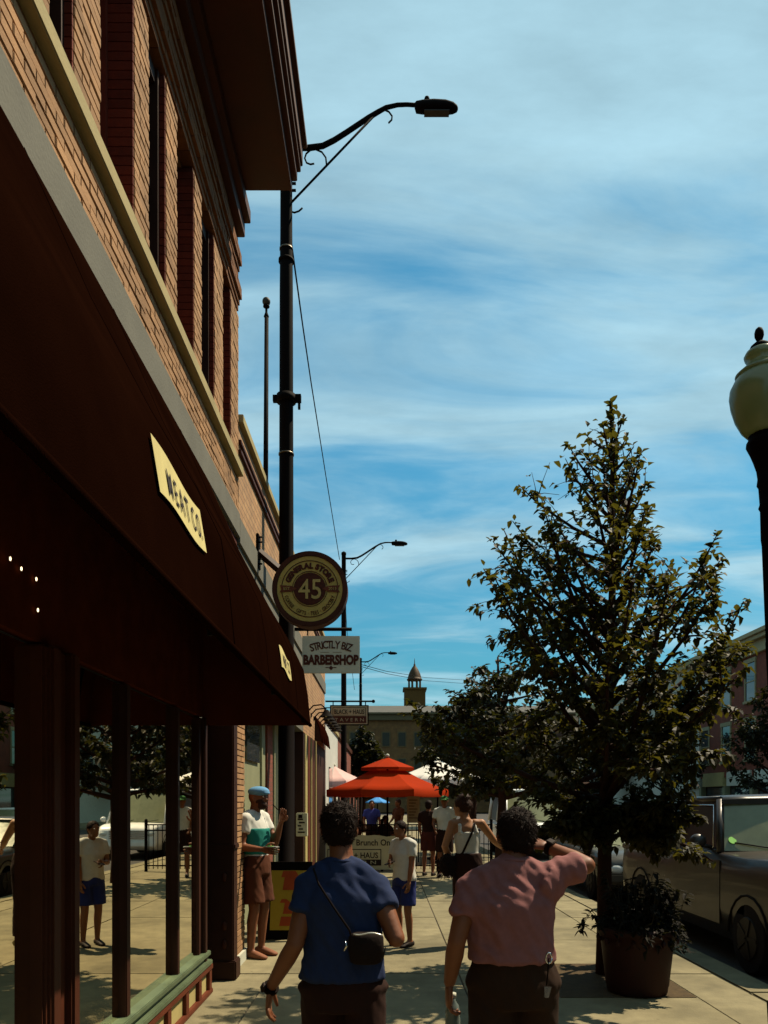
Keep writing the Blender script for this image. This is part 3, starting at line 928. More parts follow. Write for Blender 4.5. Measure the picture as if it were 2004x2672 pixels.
text_on(tx, '45', c0 + Vector((0, yy - .004, -R0 * .26)), (1, 0, 0), (0, 0, 1), R0 * .52, width=R0 * .60, bold=.002)
text_on(tx, 'EST.', c0 + Vector((-R0 * .6, yy - .008, -R0 * .035)), (1, 0, 0), (0, 0, 1), R0 * .075)
text_on(tx, '2013', c0 + Vector((R0 * .6, yy - .008, -R0 * .035)), (1, 0, 0), (0, 0, 1), R0 * .075)
SG.part('numerals', tx, M('sign_cream2', (.40, .30, .10), .6), under=face, recalc=False)
pb = I(674, 1440, 9.2)
SG.part('bracket_plate', MB().box(W, W + .03, 9.12, 9.28, pb.z - .2, pb.z + .2), black, bevel=.005)
e_ = c0 + Vector((-.36, 0, .24))
SG.part('bracket_arm', MB().tube([(W + .02, 9.2, pb.z), (e_.x, 9.2, e_.z)], .05, 4, smooth=False), brown_d)
sb = MB()
for z in (-.16, -.1, .1, .16):
    sb.tube([(W, 9.15, pb.z + z), (W + .07, 9.15, pb.z + z)], .012, 6)
SG.split('bolt', sb, black)
# ------------------------------------------------------------------ barbershop sign
Yb = 12.8
q0, q1 = I(789, 1757, Yb), I(939, 1660, Yb)
BS = Thing('barbershop_sign', 'pale rectangular sign reading STRICTLY BIZ BARBERSHOP hanging from a black bar', 'sign', (q0.x, Yb, q0.z))
BS.part('board', MB().box(q0.x, q1.x, Yb - .02, Yb + .02, q0.z, q1.z), M('barber_board', (.44, .42, .33), .6, var=.08, scale=3), bevel=.004)
bar = I(770, 1642, Yb); bar2 = I(918, 1642, Yb)
BS.part('bar', MB().tube([(W, Yb, bar.z), (bar2.x, Yb, bar.z)], .03, 8), black)
hk = MB()
for px in (803, 893):
    h0 = I(px, 1645, Yb); hk.tube([(h0.x, Yb, bar.z - .02), (h0.x, Yb, q1.z + .01)], .012, 6)
BS.split('hook', hk, black)
tx = MB(); wd = q1.x - q0.x; hh = q1.z - q0.z; mx_ = (q0.x + q1.x) / 2
text_arc(tx, 'STRICTLY BIZ', Vector((mx_, Yb - .021, q1.z - hh * .33 - .95)), .95, hh * .20, 90 + 20, 90 - 20, bold=.003, kx=.8, gap=.24)
text_on(tx, 'BARBERSHOP', (mx_, Yb - .021, q0.z + hh * .24), (1, 0, 0), (0, 0, 1), hh * .24, width=wd * .96, bold=.012)
BS.part('lettering', tx, ink_b, recalc=False)
orn = MB()
orn.box(mx_ - .18, mx_ - .03, Yb - .024, Yb - .021, q0.z + hh * .555, q0.z + hh * .562).box(mx_ + .03, mx_ + .18, Yb - .024, Yb - .021, q0.z + hh * .555, q0.z + hh * .562)
orn.obox((mx_, Yb - .022, q0.z + hh * .14), (.02, 0, .02), (0, .002, 0), (-.02, 0, .02))
orn.box(mx_ - .09, mx_ - .04, Yb - .024, Yb - .021, q0.z + hh * .14, q0.z + hh * .16).box(mx_ + .04, mx_ + .09, Yb - .024, Yb - .021, q0.z + hh * .14, q0.z + hh * .16)
BS.split('ornament', orn, ink_b)
# ------------------------------------------------------------------ tavern sign
Yt = 19.5
q0, q1 = I(861, 1893, Yt), I(962, 1840, Yt)
TS = Thing('tavern_sign', 'small framed sign reading BLACK + HAUS TAVERN hanging below the barbershop sign', 'sign', (q0.x, Yt, q0.z))
TS.part('frame', MB().box(q0.x, q1.x, Yt - .02, Yt + .02, q0.z, q1.z), black, bevel=.006)
TS.part('border', MB().box(q0.x + .03, q1.x - .03, Yt - .026, Yt - .02, q0.z + .03, q1.z - .03), M('tavern_cream', (.34, .27, .16), .6))
TS.part('upper_band', MB().box(q0.x + .07, q1.x - .07, Yt - .031, Yt - .027, q0.z + .245, q1.z - .06), ink)
TS.part('upper_panel', MB().box(q0.x + .085, q1.x - .085, Yt - .036, Yt - .032, q0.z + .25, q1.z - .075), M('tavern_cream', (.34, .27, .16), .6))
TS.part('lower_panel', MB().box(q0.x + .06, q1.x - .06, Yt - .031, Yt - .027, q0.z + .06, q0.z + .235), ink_b)
mx_ = (q0.x + q1.x) / 2
tx = MB(); text_on(tx, 'BLACK + HAUS', (mx_, Yt - .037, q0.z + .29), (1, 0, 0), (0, 0, 1), .115, width=.76, bold=.002)
TS.part('lettering', tx, ink, recalc=False)
tx = MB(); text_on(tx, 'T A V E R N', (mx_, Yt - .032, q0.z + .10), (1, 0, 0), (0, 0, 1), .085, width=.74)
TS.part('lettering', tx, M('tavern_cream', (.34, .27, .16), .6), recalc=False)
bz = I(0, 1830, Yt).z
TS.part('bar', MB().tube([(W, Yt, bz), (q1.x + .1, Yt, bz)], .022, 8), black)
TS.part('finial', MB().ell((q1.x + .12, Yt, bz), .045, .045, .045, 12, 8), black)
hk = MB()
for x in (q0.x + .08, q1.x - .08):
    hk.tube([(x, Yt, bz), (x, Yt, q1.z)], .014, 6)
hk.tube([(W, Yt, q0.z + .45), (q0.x, Yt, q0.z + .45)], .014, 6)
TS.split('hook', hk, black)
# ------------------------------------------------------------------ globe lamp on the right
GL = Thing('globe_lamp', 'black fluted lamp post with a glass acorn globe and pine cone finial at the kerb', 'lamp post', (2.585, 5.26, 0))
lx = 2.585
s5 = 5.26 / 2000
def zl(py): return EYE + (2090 - py) * s5
GL.part('post', MB().lathe([(.2, 0), (.2, .25), (.17, .3), (.15, .7), (.10, .8), (.085, 1.0), (.075, 2.6), (.062, zl(1420)), (.066, zl(1405)), (.06, zl(1330)), (.07, zl(1322)), (.06, zl(1312)), (.062, zl(1270)), (.072, zl(1262)), (.064, zl(1245)), (.068, zl(1225)), (.085, zl(1200)), (.10, zl(1182)), (.125, zl(1158)), (.122, zl(1150)), (.105, zl(1140)), (.11, zl(1133))], (lx, 5.26, 0), 24), black)
globe_m = M('lamp_globe', (.19, .205, .10), .22, var=.2, scale=2, spec=.7, transl=((.30, .33, .17), .45))
GL.part('globe', MB().lathe([(.105, zl(1136)), (.15, zl(1115)), (.185, zl(1085)), (.207, zl(1050)), (.213, zl(1025)), (.205, zl(1005)), (.175, zl(985)), (.16, zl(975))], (lx, 5.26, 0), 32), globe_m)
GL.part('globe_cap', MB().lathe([(.165, zl(977)), (.168, zl(970)), (.14, zl(962)), (.10, zl(950)), (.085, zl(942)), (.10, zl(932)), (.105, zl(924)), (.09, zl(914)), (.07, zl(910))], (lx, 5.26, 0), 28), globe_m)
GL.part('finial', MB().lathe([(.072, zl(911)), (.06, zl(900)), (.035, zl(893)), (.015, zl(889)), (.02, zl(886)), (.03, zl(876)), (.03, zl(866)), (.022, zl(857)), (.006, zl(852))], (lx, 5.26, 0), 16), black)
fl = MB()
for k in range(12):
    a_ = k * pi / 6
    fl.tube([(lx + .08 * cos(a_), 5.26 + .08 * sin(a_), 1.02), (lx + .066 * cos(a_), 5.26 + .066 * sin(a_), 2.75)], .009, 5)
GL.split('fluting', fl, black)
GL.o.rotation_euler = (0, radians(-3.4), 0)
GL.o.location = (lx + zl(1040) * math.sin(radians(3.4)), 5.26, .004)
# ------------------------------------------------------------------ planter with flowers
PX, PY = 2.165, 6.62
pot_m = M('pot_brown', (.022, .0048, .0022), .6, var=.25, scale=5, bump=.1)
structure('tree_pit', MB().box(1.46, 2.60, 6.42, 7.75, -.05, .006), M('pit_soil', (.055, .036, .016), .95, var=.4, scale=14, bump=.5))
PT = Thing('planter', 'big round dark brown planter pot on the pavement beside the kerb', 'planter', (PX, PY, 0))
PT.part('pot', MB().lathe([(.235, 0.008), (.25, .02), (.255, .06), (.262, .08), (.30, .42), (.318, .50), (.335, .51), (.34, .56), (.325, .575), (.29, .57), (.28, .5)], (PX, PY, 0), 40), pot_m)
PT.part('soil', MB().lathe([(.0, .51), (.29, .51), (.29, .50), (0.01, .495)], (PX, PY, 0), 24, cap=False), M('soil', (.03, .02, .012), .95))
rimb = MB()
for k in range(16):
    a_ = k * pi / 8
    rimb.ell((PX + .325 * cos(a_), PY + .325 * sin(a_), .46), .02, .02, .03, 8, 5)
PT.split('beading', rimb, pot_m)
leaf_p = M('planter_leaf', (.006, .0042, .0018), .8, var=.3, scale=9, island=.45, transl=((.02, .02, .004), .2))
rnd = random.Random(5)
def leaf_faces(mb, p, d, up, L, wd, fold=.25):
    d = d.normalized(); s_ = d.cross(up)
    if s_.length < .05: s_ = d.cross(Vector((1, .3, 0)))
    s_.normalize(); n_ = s_.cross(d)
    tip = p + d * L - n_ * L * .18
    m1 = p + d * L * .38 + s_ * wd * .5 + n_ * wd * fold
    m2 = p + d * L * .38 - s_ * wd * .5 + n_ * wd * fold
    c1 = p + d * L * .42
    q1_ = p + d * L * .75 + s_ * wd * .33 + n_ * wd * fold * .4 - n_ * L * .08
    q2_ = p + d * L * .75 - s_ * wd * .33 + n_ * wd * fold * .4 - n_ * L * .08
    mb.add([p, m1, q1_, tip, q2_, m2, c1], [(0, 1, 6), (1, 2, 6), (2, 3, 6), (3, 4, 6), (4, 5, 6), (5, 0, 6)])
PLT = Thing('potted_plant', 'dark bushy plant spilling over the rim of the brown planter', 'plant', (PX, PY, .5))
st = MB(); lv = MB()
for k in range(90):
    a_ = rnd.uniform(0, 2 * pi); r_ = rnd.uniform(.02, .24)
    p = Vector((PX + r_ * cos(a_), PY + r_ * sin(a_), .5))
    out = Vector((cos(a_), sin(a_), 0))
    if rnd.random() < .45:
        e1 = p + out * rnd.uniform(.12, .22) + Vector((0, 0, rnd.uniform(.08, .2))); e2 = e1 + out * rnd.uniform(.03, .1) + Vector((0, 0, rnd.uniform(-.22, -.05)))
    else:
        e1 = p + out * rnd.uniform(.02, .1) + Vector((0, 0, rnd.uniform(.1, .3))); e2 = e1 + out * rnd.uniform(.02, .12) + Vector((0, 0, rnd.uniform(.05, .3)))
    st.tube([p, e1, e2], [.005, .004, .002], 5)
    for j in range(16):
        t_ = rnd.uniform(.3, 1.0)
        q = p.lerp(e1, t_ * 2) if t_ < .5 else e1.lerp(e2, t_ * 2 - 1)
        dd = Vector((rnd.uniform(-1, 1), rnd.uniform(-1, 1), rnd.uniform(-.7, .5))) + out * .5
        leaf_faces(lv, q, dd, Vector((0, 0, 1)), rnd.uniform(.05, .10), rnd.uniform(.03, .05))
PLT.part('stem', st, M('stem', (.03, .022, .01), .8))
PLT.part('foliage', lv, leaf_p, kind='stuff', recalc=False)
# ------------------------------------------------------------------ trees
bark = M('bark', (.030, .011, .005), .9, var=.35, scale=14, bump=.6, bscale=40, stretch=(1, 1, .25))
leaf_m = M('pear_leaf', (.020, .017, .004), .6, var=.25, scale=9, island=.75, spec=.2, transl=((.115, .10, .010), .28))
def tree(name, label, base, trunk_r, prof, n_limb, n_leaf, leafL, seed, group=None, z_first=1.1, singles=0, lm=None):
    """prof: list of (z, left, right) crown reach; limbs rise from the trunk, leaves sit along the twigs"""
    rn = random.Random(seed)
    lm = lm or leaf_m
    b = Vector(base)
    T = Thing(name, label, 'tree', base, group)
    top = prof[-1][0]
    def reach(z, ang):
        z = max(prof[0][0], min(top, z))
        for (z0, l0, r0), (z1, l1, r1) in zip(prof[:-1], prof[1:]):
            if z0 <= z <= z1:
                t_ = (z - z0) / (z1 - z0); l_ = l0 + (l1 - l0) * t_; r_ = r0 + (r1 - r0) * t_
                c_ = cos(ang)
                return l_ * (1 - c_) / 2 + r_ * (1 + c_) / 2
    trunk = MB(); limbs = MB(); lv = MB()
    tp = []
    for i in range(12):
        t_ = i / 11
        tp.append(b + Vector((.05 * math.sin(t_ * 5 + seed), .04 * math.sin(t_ * 4 + 1 + seed), t_ * (top - .05))))
    trunk.tube(tp, [trunk_r * (1.25 if i == 0 else 1) * (1 - .88 * (i / 11) ** .9) + .004 for i in range(12)], 10)
    def on_trunk(z):
        t_ = max(0, min(.999, z / (top - .05))) * 11; i = int(t_)
        return tp[i].lerp(tp[i + 1], t_ - i)
    twigs = []
    for k in range(n_limb + (14 if singles else 0)):
        low = k >= n_limb
        u = (k + rn.random() * .8) / n_limb if not low else rn.uniform(0, .06)
        z0 = z_first + (top - .35 - z_first) * u ** 1.15
        ang = k * 2.39996 + rn.uniform(-.3, .3)
        if low:
            ang = rn.choice((-1.1, -.7, -.3, 0, .3, -2.4, -2.8, 3.1)) + rn.uniform(-.2, .2)
        rise = rn.uniform(.55, 1.25) * (top - z0) * .42
        # keep the tip inside the crown outline
        if low:
            rise = rn.uniform(-.5, -.15)
        R_ = reach(z0 + rise, ang) * (rn.uniform(.82, 1.05) if not singles else rn.choice((.6, .76, .9, .98, 1.05)))
        if z0 < z_first + (.7 if singles else .5):
            rise = rise * .5 if not singles else (rn.uniform(-.42, .0), rise * .55, rise)[k % 3]
        p0_ = on_trunk(z0)
        d_ = Vector((cos(ang), sin(ang), 0))
        p1_ = p0_ + d_ * R_ * .42 + Vector((0, 0, rise * .35))
        p2_ = p0_ + d_ * R_ * .78 + Vector((0, 0, rise * .75))
        p3_ = p0_ + d_ * R_ + Vector((0, 0, rise * 1.1))
        r0_ = trunk_r * .42 * (1 - .6 * u) + .004
        limbs.tube([p0_, p1_, p2_, p3_], [r0_, r0_ * .7, r0_ * .42, r0_ * .15], 6)
        path = [p0_, p1_, p2_, p3_]
        L_ = R_ + rise
        for j in range(int(5 + L_ * 6) * (2 if low else 1)):
            t_ = rn.uniform(.22, 1.0) * 2.999; i = int(t_)
            q = path[i].lerp(path[i + 1], t_ - i)
            dd = (d_ * rn.uniform(-.1, .8) + Vector((rn.uniform(-1, 1), rn.uniform(-1, 1), rn.uniform(-.35, 1.0)))).normalized()
            ln = rn.uniform(.14, .42) * (.6 + .25 * L_)
            e_ = q + dd * ln
            off = e_ - on_trunk(e_.z - b.z); rr = sqrt(off.x ** 2 + off.y ** 2); aa = atan2(off.y, off.x)
            lim = reach(e_.z - b.z, aa) * (1.06 if not singles else 1.04)
            if singles and (e_.z - b.z) > 2.6 and rn.random() < .3:
                continue
            if rr > lim or e_.z - b.z > top or e_.z - b.z < prof[0][0]:
                continue
            limbs.tube([q, q.lerp(e_, .5) + Vector((0, 0, .02)), e_], [r0_ * .25 + .002, .003, .002], 4)
            hz = (e_.z - b.z - prof[0][0]) / (top - prof[0][0])
            twigs.append((q, e_, 1.0 if not singles else 2.6 * max(0, 1 - hz * 1.15) ** 1.7 + .16))
        twigs.append((p2_, p3_, 1.3 if not singles else .9))
    twigs.append((tp[-3], tp[-1], .8)); twigs.append((tp[-2], tp[-1], .8)); twigs.append((tp[-4], tp[-2], .5))
    tot = sum(t_[2] * (t_[1] - t_[0]).length for t_ in twigs)
    placed = []
    for q, e_, w_ in twigs:
        m_ = int(n_leaf * w_ * (e_ - q).length / tot + rn.random())
        for j in range(m_):
            t_ = rn.uniform(.05, 1.05)
            p = q.lerp(e_, t_) + Vector((rn.uniform(-1, 1), rn.uniform(-1, 1), rn.uniform(-1, 1))) * .03
            dd = Vector((rn.uniform(-1, 1), rn.uniform(-1, 1), rn.uniform(-1.0, .35))) + (e_ - q).normalized() * .5
            placed.append((p, dd, rn.uniform(.7, 1.2) * leafL, rn.uniform(.55, .75)))
    placed.sort(key=lambda t_: -t_[0].z if singles else 0)
    unit = None
    if singles:
        unit = MB(); leaf_faces(unit, Vector((0, 0, 0)), Vector((1, 0, 0)), Vector((0, 0, 1)), 1, .66)
        unit = unit.mesh('leaf', lm, recalc=False)
    T.part('trunk', trunk, bark)
    T.part('limbs', limbs, bark)
    for i, (p, dd, L_, w_) in enumerate(placed):
        if i < singles:
            o_ = link('leaf', unit, T.o)
            x_ = dd.normalized(); y_ = Vector((0, 0, 1)).cross(x_).normalized(); z_ = x_.cross(y_)
            o_.matrix_local = Matrix.Translation(p - T.L) @ Matrix((x_, y_, z_)).transposed().to_4x4() @ Matrix.Diagonal((L_, L_, L_, 1))
        else:
            leaf_faces(lv, p, dd, Vector((0, 0, 1)), L_, L_ * w_)
    T.part('foliage', lv, lm, kind='stuff', recalc=False)
    return T
TX, TY = 2.135, 7.35
def zt(py): return EYE + (2090 - py) * TY / 2000
def ht(px): return abs(px - 1588) * TY / 2000
PROF = [(zt(2290), ht(1490), ht(1760)), (zt(2225), ht(1440), ht(1800)), (zt(2150), ht(1350), ht(1860)), (zt(2080), ht(1240), ht(1890)), (zt(2000), ht(1170), ht(1910)), (zt(1900), ht(1085), ht(1930)), (zt(1800), ht(1065), ht(1940)), (zt(1700), ht(1120), ht(1930)),
        (zt(1600), ht(1130), ht(1915)), (zt(1520), ht(1190), ht(1880)), (zt(1450), ht(1240), ht(1790)), (zt(1400), ht(1320), ht(1720)), (zt(1300), ht(1340), ht(1690)), (zt(1215), ht(1370), ht(1650)), (zt(1180), ht(1490), ht(1640)), (zt(1100), ht(1500), ht(1605)), (zt(1040), ht(1550), ht(1590))]
tree('pear_tree', 'leafy young pear tree rising behind the brown planter, conical and open at the top', (TX, TY, 0), .08, PROF, 80, 17500, .086, 4, z_first=1.5, singles=300)
dark_leaf = M('shade_leaf', (.015, .013, .003), .6, var=.25, scale=6, island=.6, spec=.2, transl=((.04, .04, .005), .25))
def gen_prof(h, r, z0):
    return [(z0, r * .45, r * .45), (z0 + (h - z0) * .2, r * .95, r * .9), (z0 + (h - z0) * .45, r, r), (z0 + (h - z0) * .7, r * .7, r * .75), (z0 + (h - z0) * .9, r * .3, r * .35), (h, .1, .1)]
for x, y, h, r, lb in ((2.9, .2, 6.2, 1.8, 'street tree at the kerb beside the viewer, reflected in the shop window'), (2.6, -4.8, 8.2, 3.2, 'big unseen tree added at the kerb behind the viewer to block sky light'), (-.1, -8.5, 8.6, 3.3, 'broad unseen tree added well behind the viewer to block sky light'), (3.2, -12.5, 9.4, 3.8, 'tall unseen tree added far behind the viewer to block sky light'), (2.3, 15.5, 4.6, 1.7, 'round street tree just beyond the potted pear tree at the kerb'), (2.7, 23.5, 5.2, 2.0, 'second street tree down the kerb, behind the white patio umbrella'),  # the three trees behind the viewer are added to block sky light
                       (3.6, 33, 6.2, 2.3, 'broad tree beyond the patio umbrellas right of the cupola'), (-1.2, 40, 5.6, 1.2, 'narrow dark tree far down the left pavement behind the tavern sign'),
                       (5.2, 48, 8.0, 3.2, 'large tree far off in front of the courthouse'), (16.8, 33, 7.0, 2.3, 'green street tree across the road before the red brick building'),
                       (16.6, 46, 7.2, 2.5, 'farther street tree across the road before the cream building'), (16.7, 62, 8, 3.2, 'farthest dark street tree on the far side of the road')):
    tree('street_tree', lb, (x, y, 0 if x < 3 or x > 15.5 else -.15), .09 + r * .02, gen_prof(h, r, 1.5), 34, 3200, .10 + y * .004, int(x * 7 + y), 'trees along the street', 1.7, lm=dark_leaf)
# ------------------------------------------------------------------ vehicles
paint_d = M('dark_car_paint', (.026, .019, .014), .36, metal=.0, var=.2, spec=.25, coat=.15)
paint_s = M('silver_paint', (.42, .43, .44), .25, metal=.5, var=.05, coat=.5)
paint_w = M('white_van_paint', (.72, .72, .70), .3, var=.05, coat=.4)
tyre_m = M('tyre', (.008, .005, .004), .9, var=.3)
chrome = M('chrome', (.6, .6, .6), .12, metal=1)
carglass = M('car_glass', (.17, .175, .095), .15, var=.15, spec=.4, ior=1.45)
lens_m = M('headlight_glass', (.5, .5, .46), .1, spec=.8)
def xsec(y, hw, zb, zt_, crown=.03, n=6, tuck=.04, cr=1.0):
    """half rounded body section at y, from left sill over the top to right sill"""
    pts = []
    pts.append((-hw + tuck, zb)); pts.append((-hw, zb + (zt_ - zb) * .35)); pts.append((-hw, zb + (zt_ - zb) * .75)); pts.append((-hw + .035 * cr, zt_ - .03 * cr)); pts.append((-hw + .11 * cr, zt_))
    for i in range(1, n):
        t_ = i / n; x = -hw + .11 * cr + (2 * hw - .22 * cr) * t_
        pts.append((x, zt_ + crown * math.sin(pi * t_)))
    pts += [(-a_, b_) for a_, b_ in reversed(pts[:5])]
    return [Vector((x, y, z)) for x, z in pts]
def wheel(T, x, y, r, w_, s_):
    mb = MB().tube([(x - w_ / 2, y, r), (x - w_ / 2 + .02, y, r), (x + w_ / 2 - .02, y, r), (x + w_ / 2, y, r)], [r * .93, r, r, r * .93], 28)
    t_ = T.part('wheel', mb, tyre_m)
    T.part('rim', MB().tube([(x + s_ * (w_ / 2 - .01), y, r), (x + s_ * (w_ / 2 + .012), y, r)], [r * .62, r * .58], 20), M('steel_rim', (.012, .008, .006), .5, metal=.2), under=t_)
    hb = MB()
    for k in range(5):
        a_ = k * 2 * pi / 5
        hb.obox((x + s_ * (w_ / 2 + .014), y + r * .3 * cos(a_), r + r * .3 * sin(a_)), (.008, 0, 0), (0, r * .28 * cos(a_), r * .28 * sin(a_)), (0, -.02 * sin(a_), .02 * cos(a_)))
    T.split('spoke', hb, M('steel_rim', (.012, .008, .006), .5, metal=.2), under=t_)
def car(name, label, cat, loc, rot, L, Wd, hood_z, roof_z, hood_l, cab, tail_z, paint, group=None, bed=False, glass=carglass, r=.34):
    """front towards +y before rotation; cab = (windshield base, roof front, roof rear, rear glass base) as distances from the front"""
    T = Thing(name, label, cat, (0, 0, 0), group)
    hw = Wd / 2; F_ = L / 2
    zb = .28
    st = [(0, .86, .42, hood_z - .22), (.06, .93, .34, hood_z - .13), (.25, .985, zb, hood_z - .055), (hood_l * .6, 1, zb, hood_z - .012), (hood_l, 1, zb, hood_z)]
    belt = hood_z + .02
    st += [(cab[0] + .15, 1, zb, belt), ((cab[1] + cab[2]) / 2, 1, zb, belt + .01), (cab[3] - .05, 1, zb, belt)]
    st += [(cab[3] + .1, 1, zb, tail_z + .0), (L - .4, .99, zb, tail_z), (L - .1, .96, .36, tail_z - .03), (L, .9, .42, tail_z - .14)]
    body = MB().rings([xsec(F_ - d, hw * (k if not bed else 1 - (1 - k) * .35), a, b_ + (.06 * (hood_z - b_ > .05) if bed else 0), cr=.45 if bed else 1) for d, k, a, b_ in st], True, True)
    T.part('body', body, paint)
    # cabin: roof, pillars, glass between them
    gw, rw = hw - .05, hw - .16
    b0, r0, r1, b1 = [F_ - c_ for c_ in cab]
    zr = roof_z
    roof = MB().rings([[Vector((x, y, z + cr_ * (1 - (x / rw) ** 2))) for x in (-rw, -rw * .6, 0, rw * .6, rw)] + [Vector((x, y, z - .05)) for x in (rw + .01, 0, -rw - .01)] for y, z, cr_ in ((r0 + .06, zr - .035, .02), (r0 - .1, zr - .005, .03), ((r0 + r1) / 2, zr, .035), (r1 + .1, zr - .01, .03), (r1 - .03, zr - .05, .02))])
    T.part('roof', roof, paint)
    pl = MB()
    for s_ in (-1, 1):
        pl.tube([(s_ * gw, b0, belt - .02), (s_ * rw, r0, zr - .04)], [(.045, .035)] * 2, 8)
        pl.tube([(s_ * gw, b1, belt - .02), (s_ * rw, r1, zr - .04)], [(.07, .04)] * 2, 8)
        ym = (b0 + b1) / 2 if not bed else b1 + .12
        pl.tube([(s_ * gw, ym, belt - .02), (s_ * rw, ym, zr - .04)], [(.05, .035)] * 2, 8)
        pl.tube([(s_ * rw, r0, zr - .03), (s_ * rw, r1, zr - .03)], .035, 8)
        pl.tube([(s_ * gw, b0, belt - .01), (s_ * gw, b1, belt - .01)], .025, 8)
    T.split('pillar', pl, paint)
    T.part('windshield', MB().add([(-gw, b0, belt), (gw, b0, belt), (rw, r0, zr - .045), (-rw, r0, zr - .045), (0, b0 + .06, belt), (0, r0 + .04, zr - .04)], [(0, 4, 5, 3), (4, 1, 2, 5)]), glass)
    T.part('rear_window', MB().add([(-gw, b1, belt), (gw, b1, belt), (rw, r1, zr - .05), (-rw, r1, zr - .05)], [(0, 1, 2, 3)]), glass)
    for s_ in (-1, 1):
        T.part('side_window', MB().add([(s_ * (gw - .01), b0 - .05, belt), (s_ * (gw - .01), b1 + .04, belt), (s_ * (rw - .01), r1 + .02, zr - .05), (s_ * (rw - .01), r0 - .02, zr - .05)], [(0, 1, 2, 3)]), M('side_glass', (.006, .003, .002), .3, spec=.25, ior=1.4))
        tr = MB().tube([(s_ * (gw + .012), b0 - .16, belt + .03), (s_ * (gw + .012), ym + .1, belt + .03), (s_ * (rw + .03), ym + .08, zr - .10), (s_ * (rw + .03), r0 - .1, zr - .10), (s_ * (gw + .012), b0 - .16, belt + .03)], .008, 5)
        T.part('window_trim', tr, chrome)
        doors = [(b0 + .12, ym)] + ([(ym, b1 + .1)] if not bed else [])
        for (da, db) in doors:
            d_ = T.part('door', MB().box(s_ * (hw - .01), s_ * (hw + .006), db + .02, da - .02, .42, belt - .10), paint, bevel=.004)
            T.part('handle', MB().obox((s_ * (hw + .025), db + .16, belt - .18), (.014, 0, 0), (0, .08, 0), (0, 0, .014)), chrome, under=d_, bevel=.004)
        mi = MB().ell((s_ * (hw + .13), b0 - .18, belt + .10), .10, .06, .085, 14, 8).tube([(s_ * (hw - .03), b0 - .2, belt + .03), (s_ * (hw + .1), b0 - .18, belt + .06)], .025, 6)
        T.part('mirror', mi, paint)
        for y in (F_ - .85, -F_ + .95):
            wheel(T, s_ * (hw - .11), y, r, .22, s_)
            fl_ = MB()
            fl_.tube([(s_ * (hw - .0), y + (r + .07) * cos(a_), r + (r + .07) * sin(a_)) for a_ in [pi * k / 10 for k in range(11)]], .014, 6)
            T.part('wheel_arch', fl_, tyre_m)
        T.part('headlight', MB().ell((s_ * (hw - .24), F_ - .03, hood_z - .30), .13, .06, .085, 14, 8), lens_m)
        T.part('tail_light', MB().box(s_ * (hw - .22), s_ * (hw - .08), -F_ + .0, -F_ + .06, tail_z - .3, tail_z - .1), M('tail_light', (.3, .01, .01), .2), bevel=.01)
    g = MB()
    for k in range(5):
        g.box(-hw + .42, hw - .42, F_ + .0, F_ + .03, hood_z - .44 + k * .055, hood_z - .415 + k * .055)
    T.split('grille_bar', g, chrome)
    T.part('bumper', MB().box(-hw + .06, hw - .06, F_ - .02, F_ + .10, .40, .56), chrome if bed else paint, bevel=.03)
    T.part('rear_bumper', MB().box(-hw + .06, hw - .06, -F_ - .08, -F_ + .02, .40, .56), chrome if bed else paint, bevel=.03)
    wp = MB()
    for s_ in (-.5, .25):
        wp.tube([(s_, b0 + .07, belt + .02), (s_ + .45, b0 - .02, belt + .09)], .008, 5)
    T.split('wiper', wp, black)
    sm_ = MB()
    sm_.tube([(-hw + .15, F_ - .4, hood_z - .03), (-hw + .13, F_ - hood_l, hood_z + .0)], .006, 5).tube([(hw - .15, F_ - .4, hood_z - .03), (hw - .13, F_ - hood_l, hood_z + .0)], .006, 5)
    T.split('hood_seam', sm_, black)
    if bed:
        bd = MB()
        for s_ in (-1, 1):
            bd.box(s_ * (hw - .10), s_ * (hw - .005), -F_ + .05, b1 - .15, tail_z - .02, tail_z + .06)
        bd.box(-hw + .1, hw - .1, -F_ + .02, -F_ + .08, tail_z - .02, tail_z + .06)
        T.split('bed_rail', bd, paint, bevel=.015)
        T.part('bed_floor', MB().box(-hw + .1, hw - .1, -F_ + .08, b1 - .15, tail_z + .004, tail_z + .01), tyre_m)
    T.o.location = loc; T.o.rotation_euler = (0, 0, rot)
    return T
PK = car('pickup_truck', 'dark glossy pickup truck parked at the kerb with its windshield facing the camera', 'pickup truck', (4.62, 9.55, -.13), pi, 5.1, 1.84, 1.20, 1.83, 1.55, (1.6, 1.86, 2.82, 2.96), 1.06, paint_d, 'cars parked along the kerb', bed=True, r=.37)
PK.part('sticker', MB().tube([(.72, .885, 1.32), (.718, .912, 1.338)], .045, 14), M('green_sticker', (.22, .50, .10), .5))
car('sedan_car', 'dark grey car parked behind the dark pickup truck', 'car', (4.55, 15.2, -.13), pi, 4.5, 1.78, .92, 1.44, 1.1, (1.2, 1.9, 3.2, 3.9), .95, M('grey_car_paint', (.05, .045, .035), .3, var=.1, coat=.3), 'cars parked along the kerb', r=.32)
car('minivan_car', 'white van parked down the kerb behind the pear tree', 'van', (4.65, 25.5, -.13), pi, 4.9, 1.9, 1.08, 2.15, .8, (.85, 1.6, 4.5, 4.85), 1.1, paint_w, 'cars parked along the kerb', r=.34)
car('sedan_car', 'dark red car parked across the street before the red brick building', 'car', (14.4, 29.5, -.13), 0, 4.5, 1.78, .92, 1.44, 1.1, (1.2, 1.9, 3.2, 3.9), .95, M('red_paint', (.14, .012, .01), .2, var=.05, coat=.7), 'cars parked across the street', r=.32)
car('sedan_car', 'pale car parked across the street farther than the dark red car', 'car', (14.4, 36.5, -.13), 0, 4.5, 1.78, .92, 1.44, 1.1, (1.2, 1.9, 3.2, 3.9), .95, paint_w, 'cars parked across the street', r=.32)
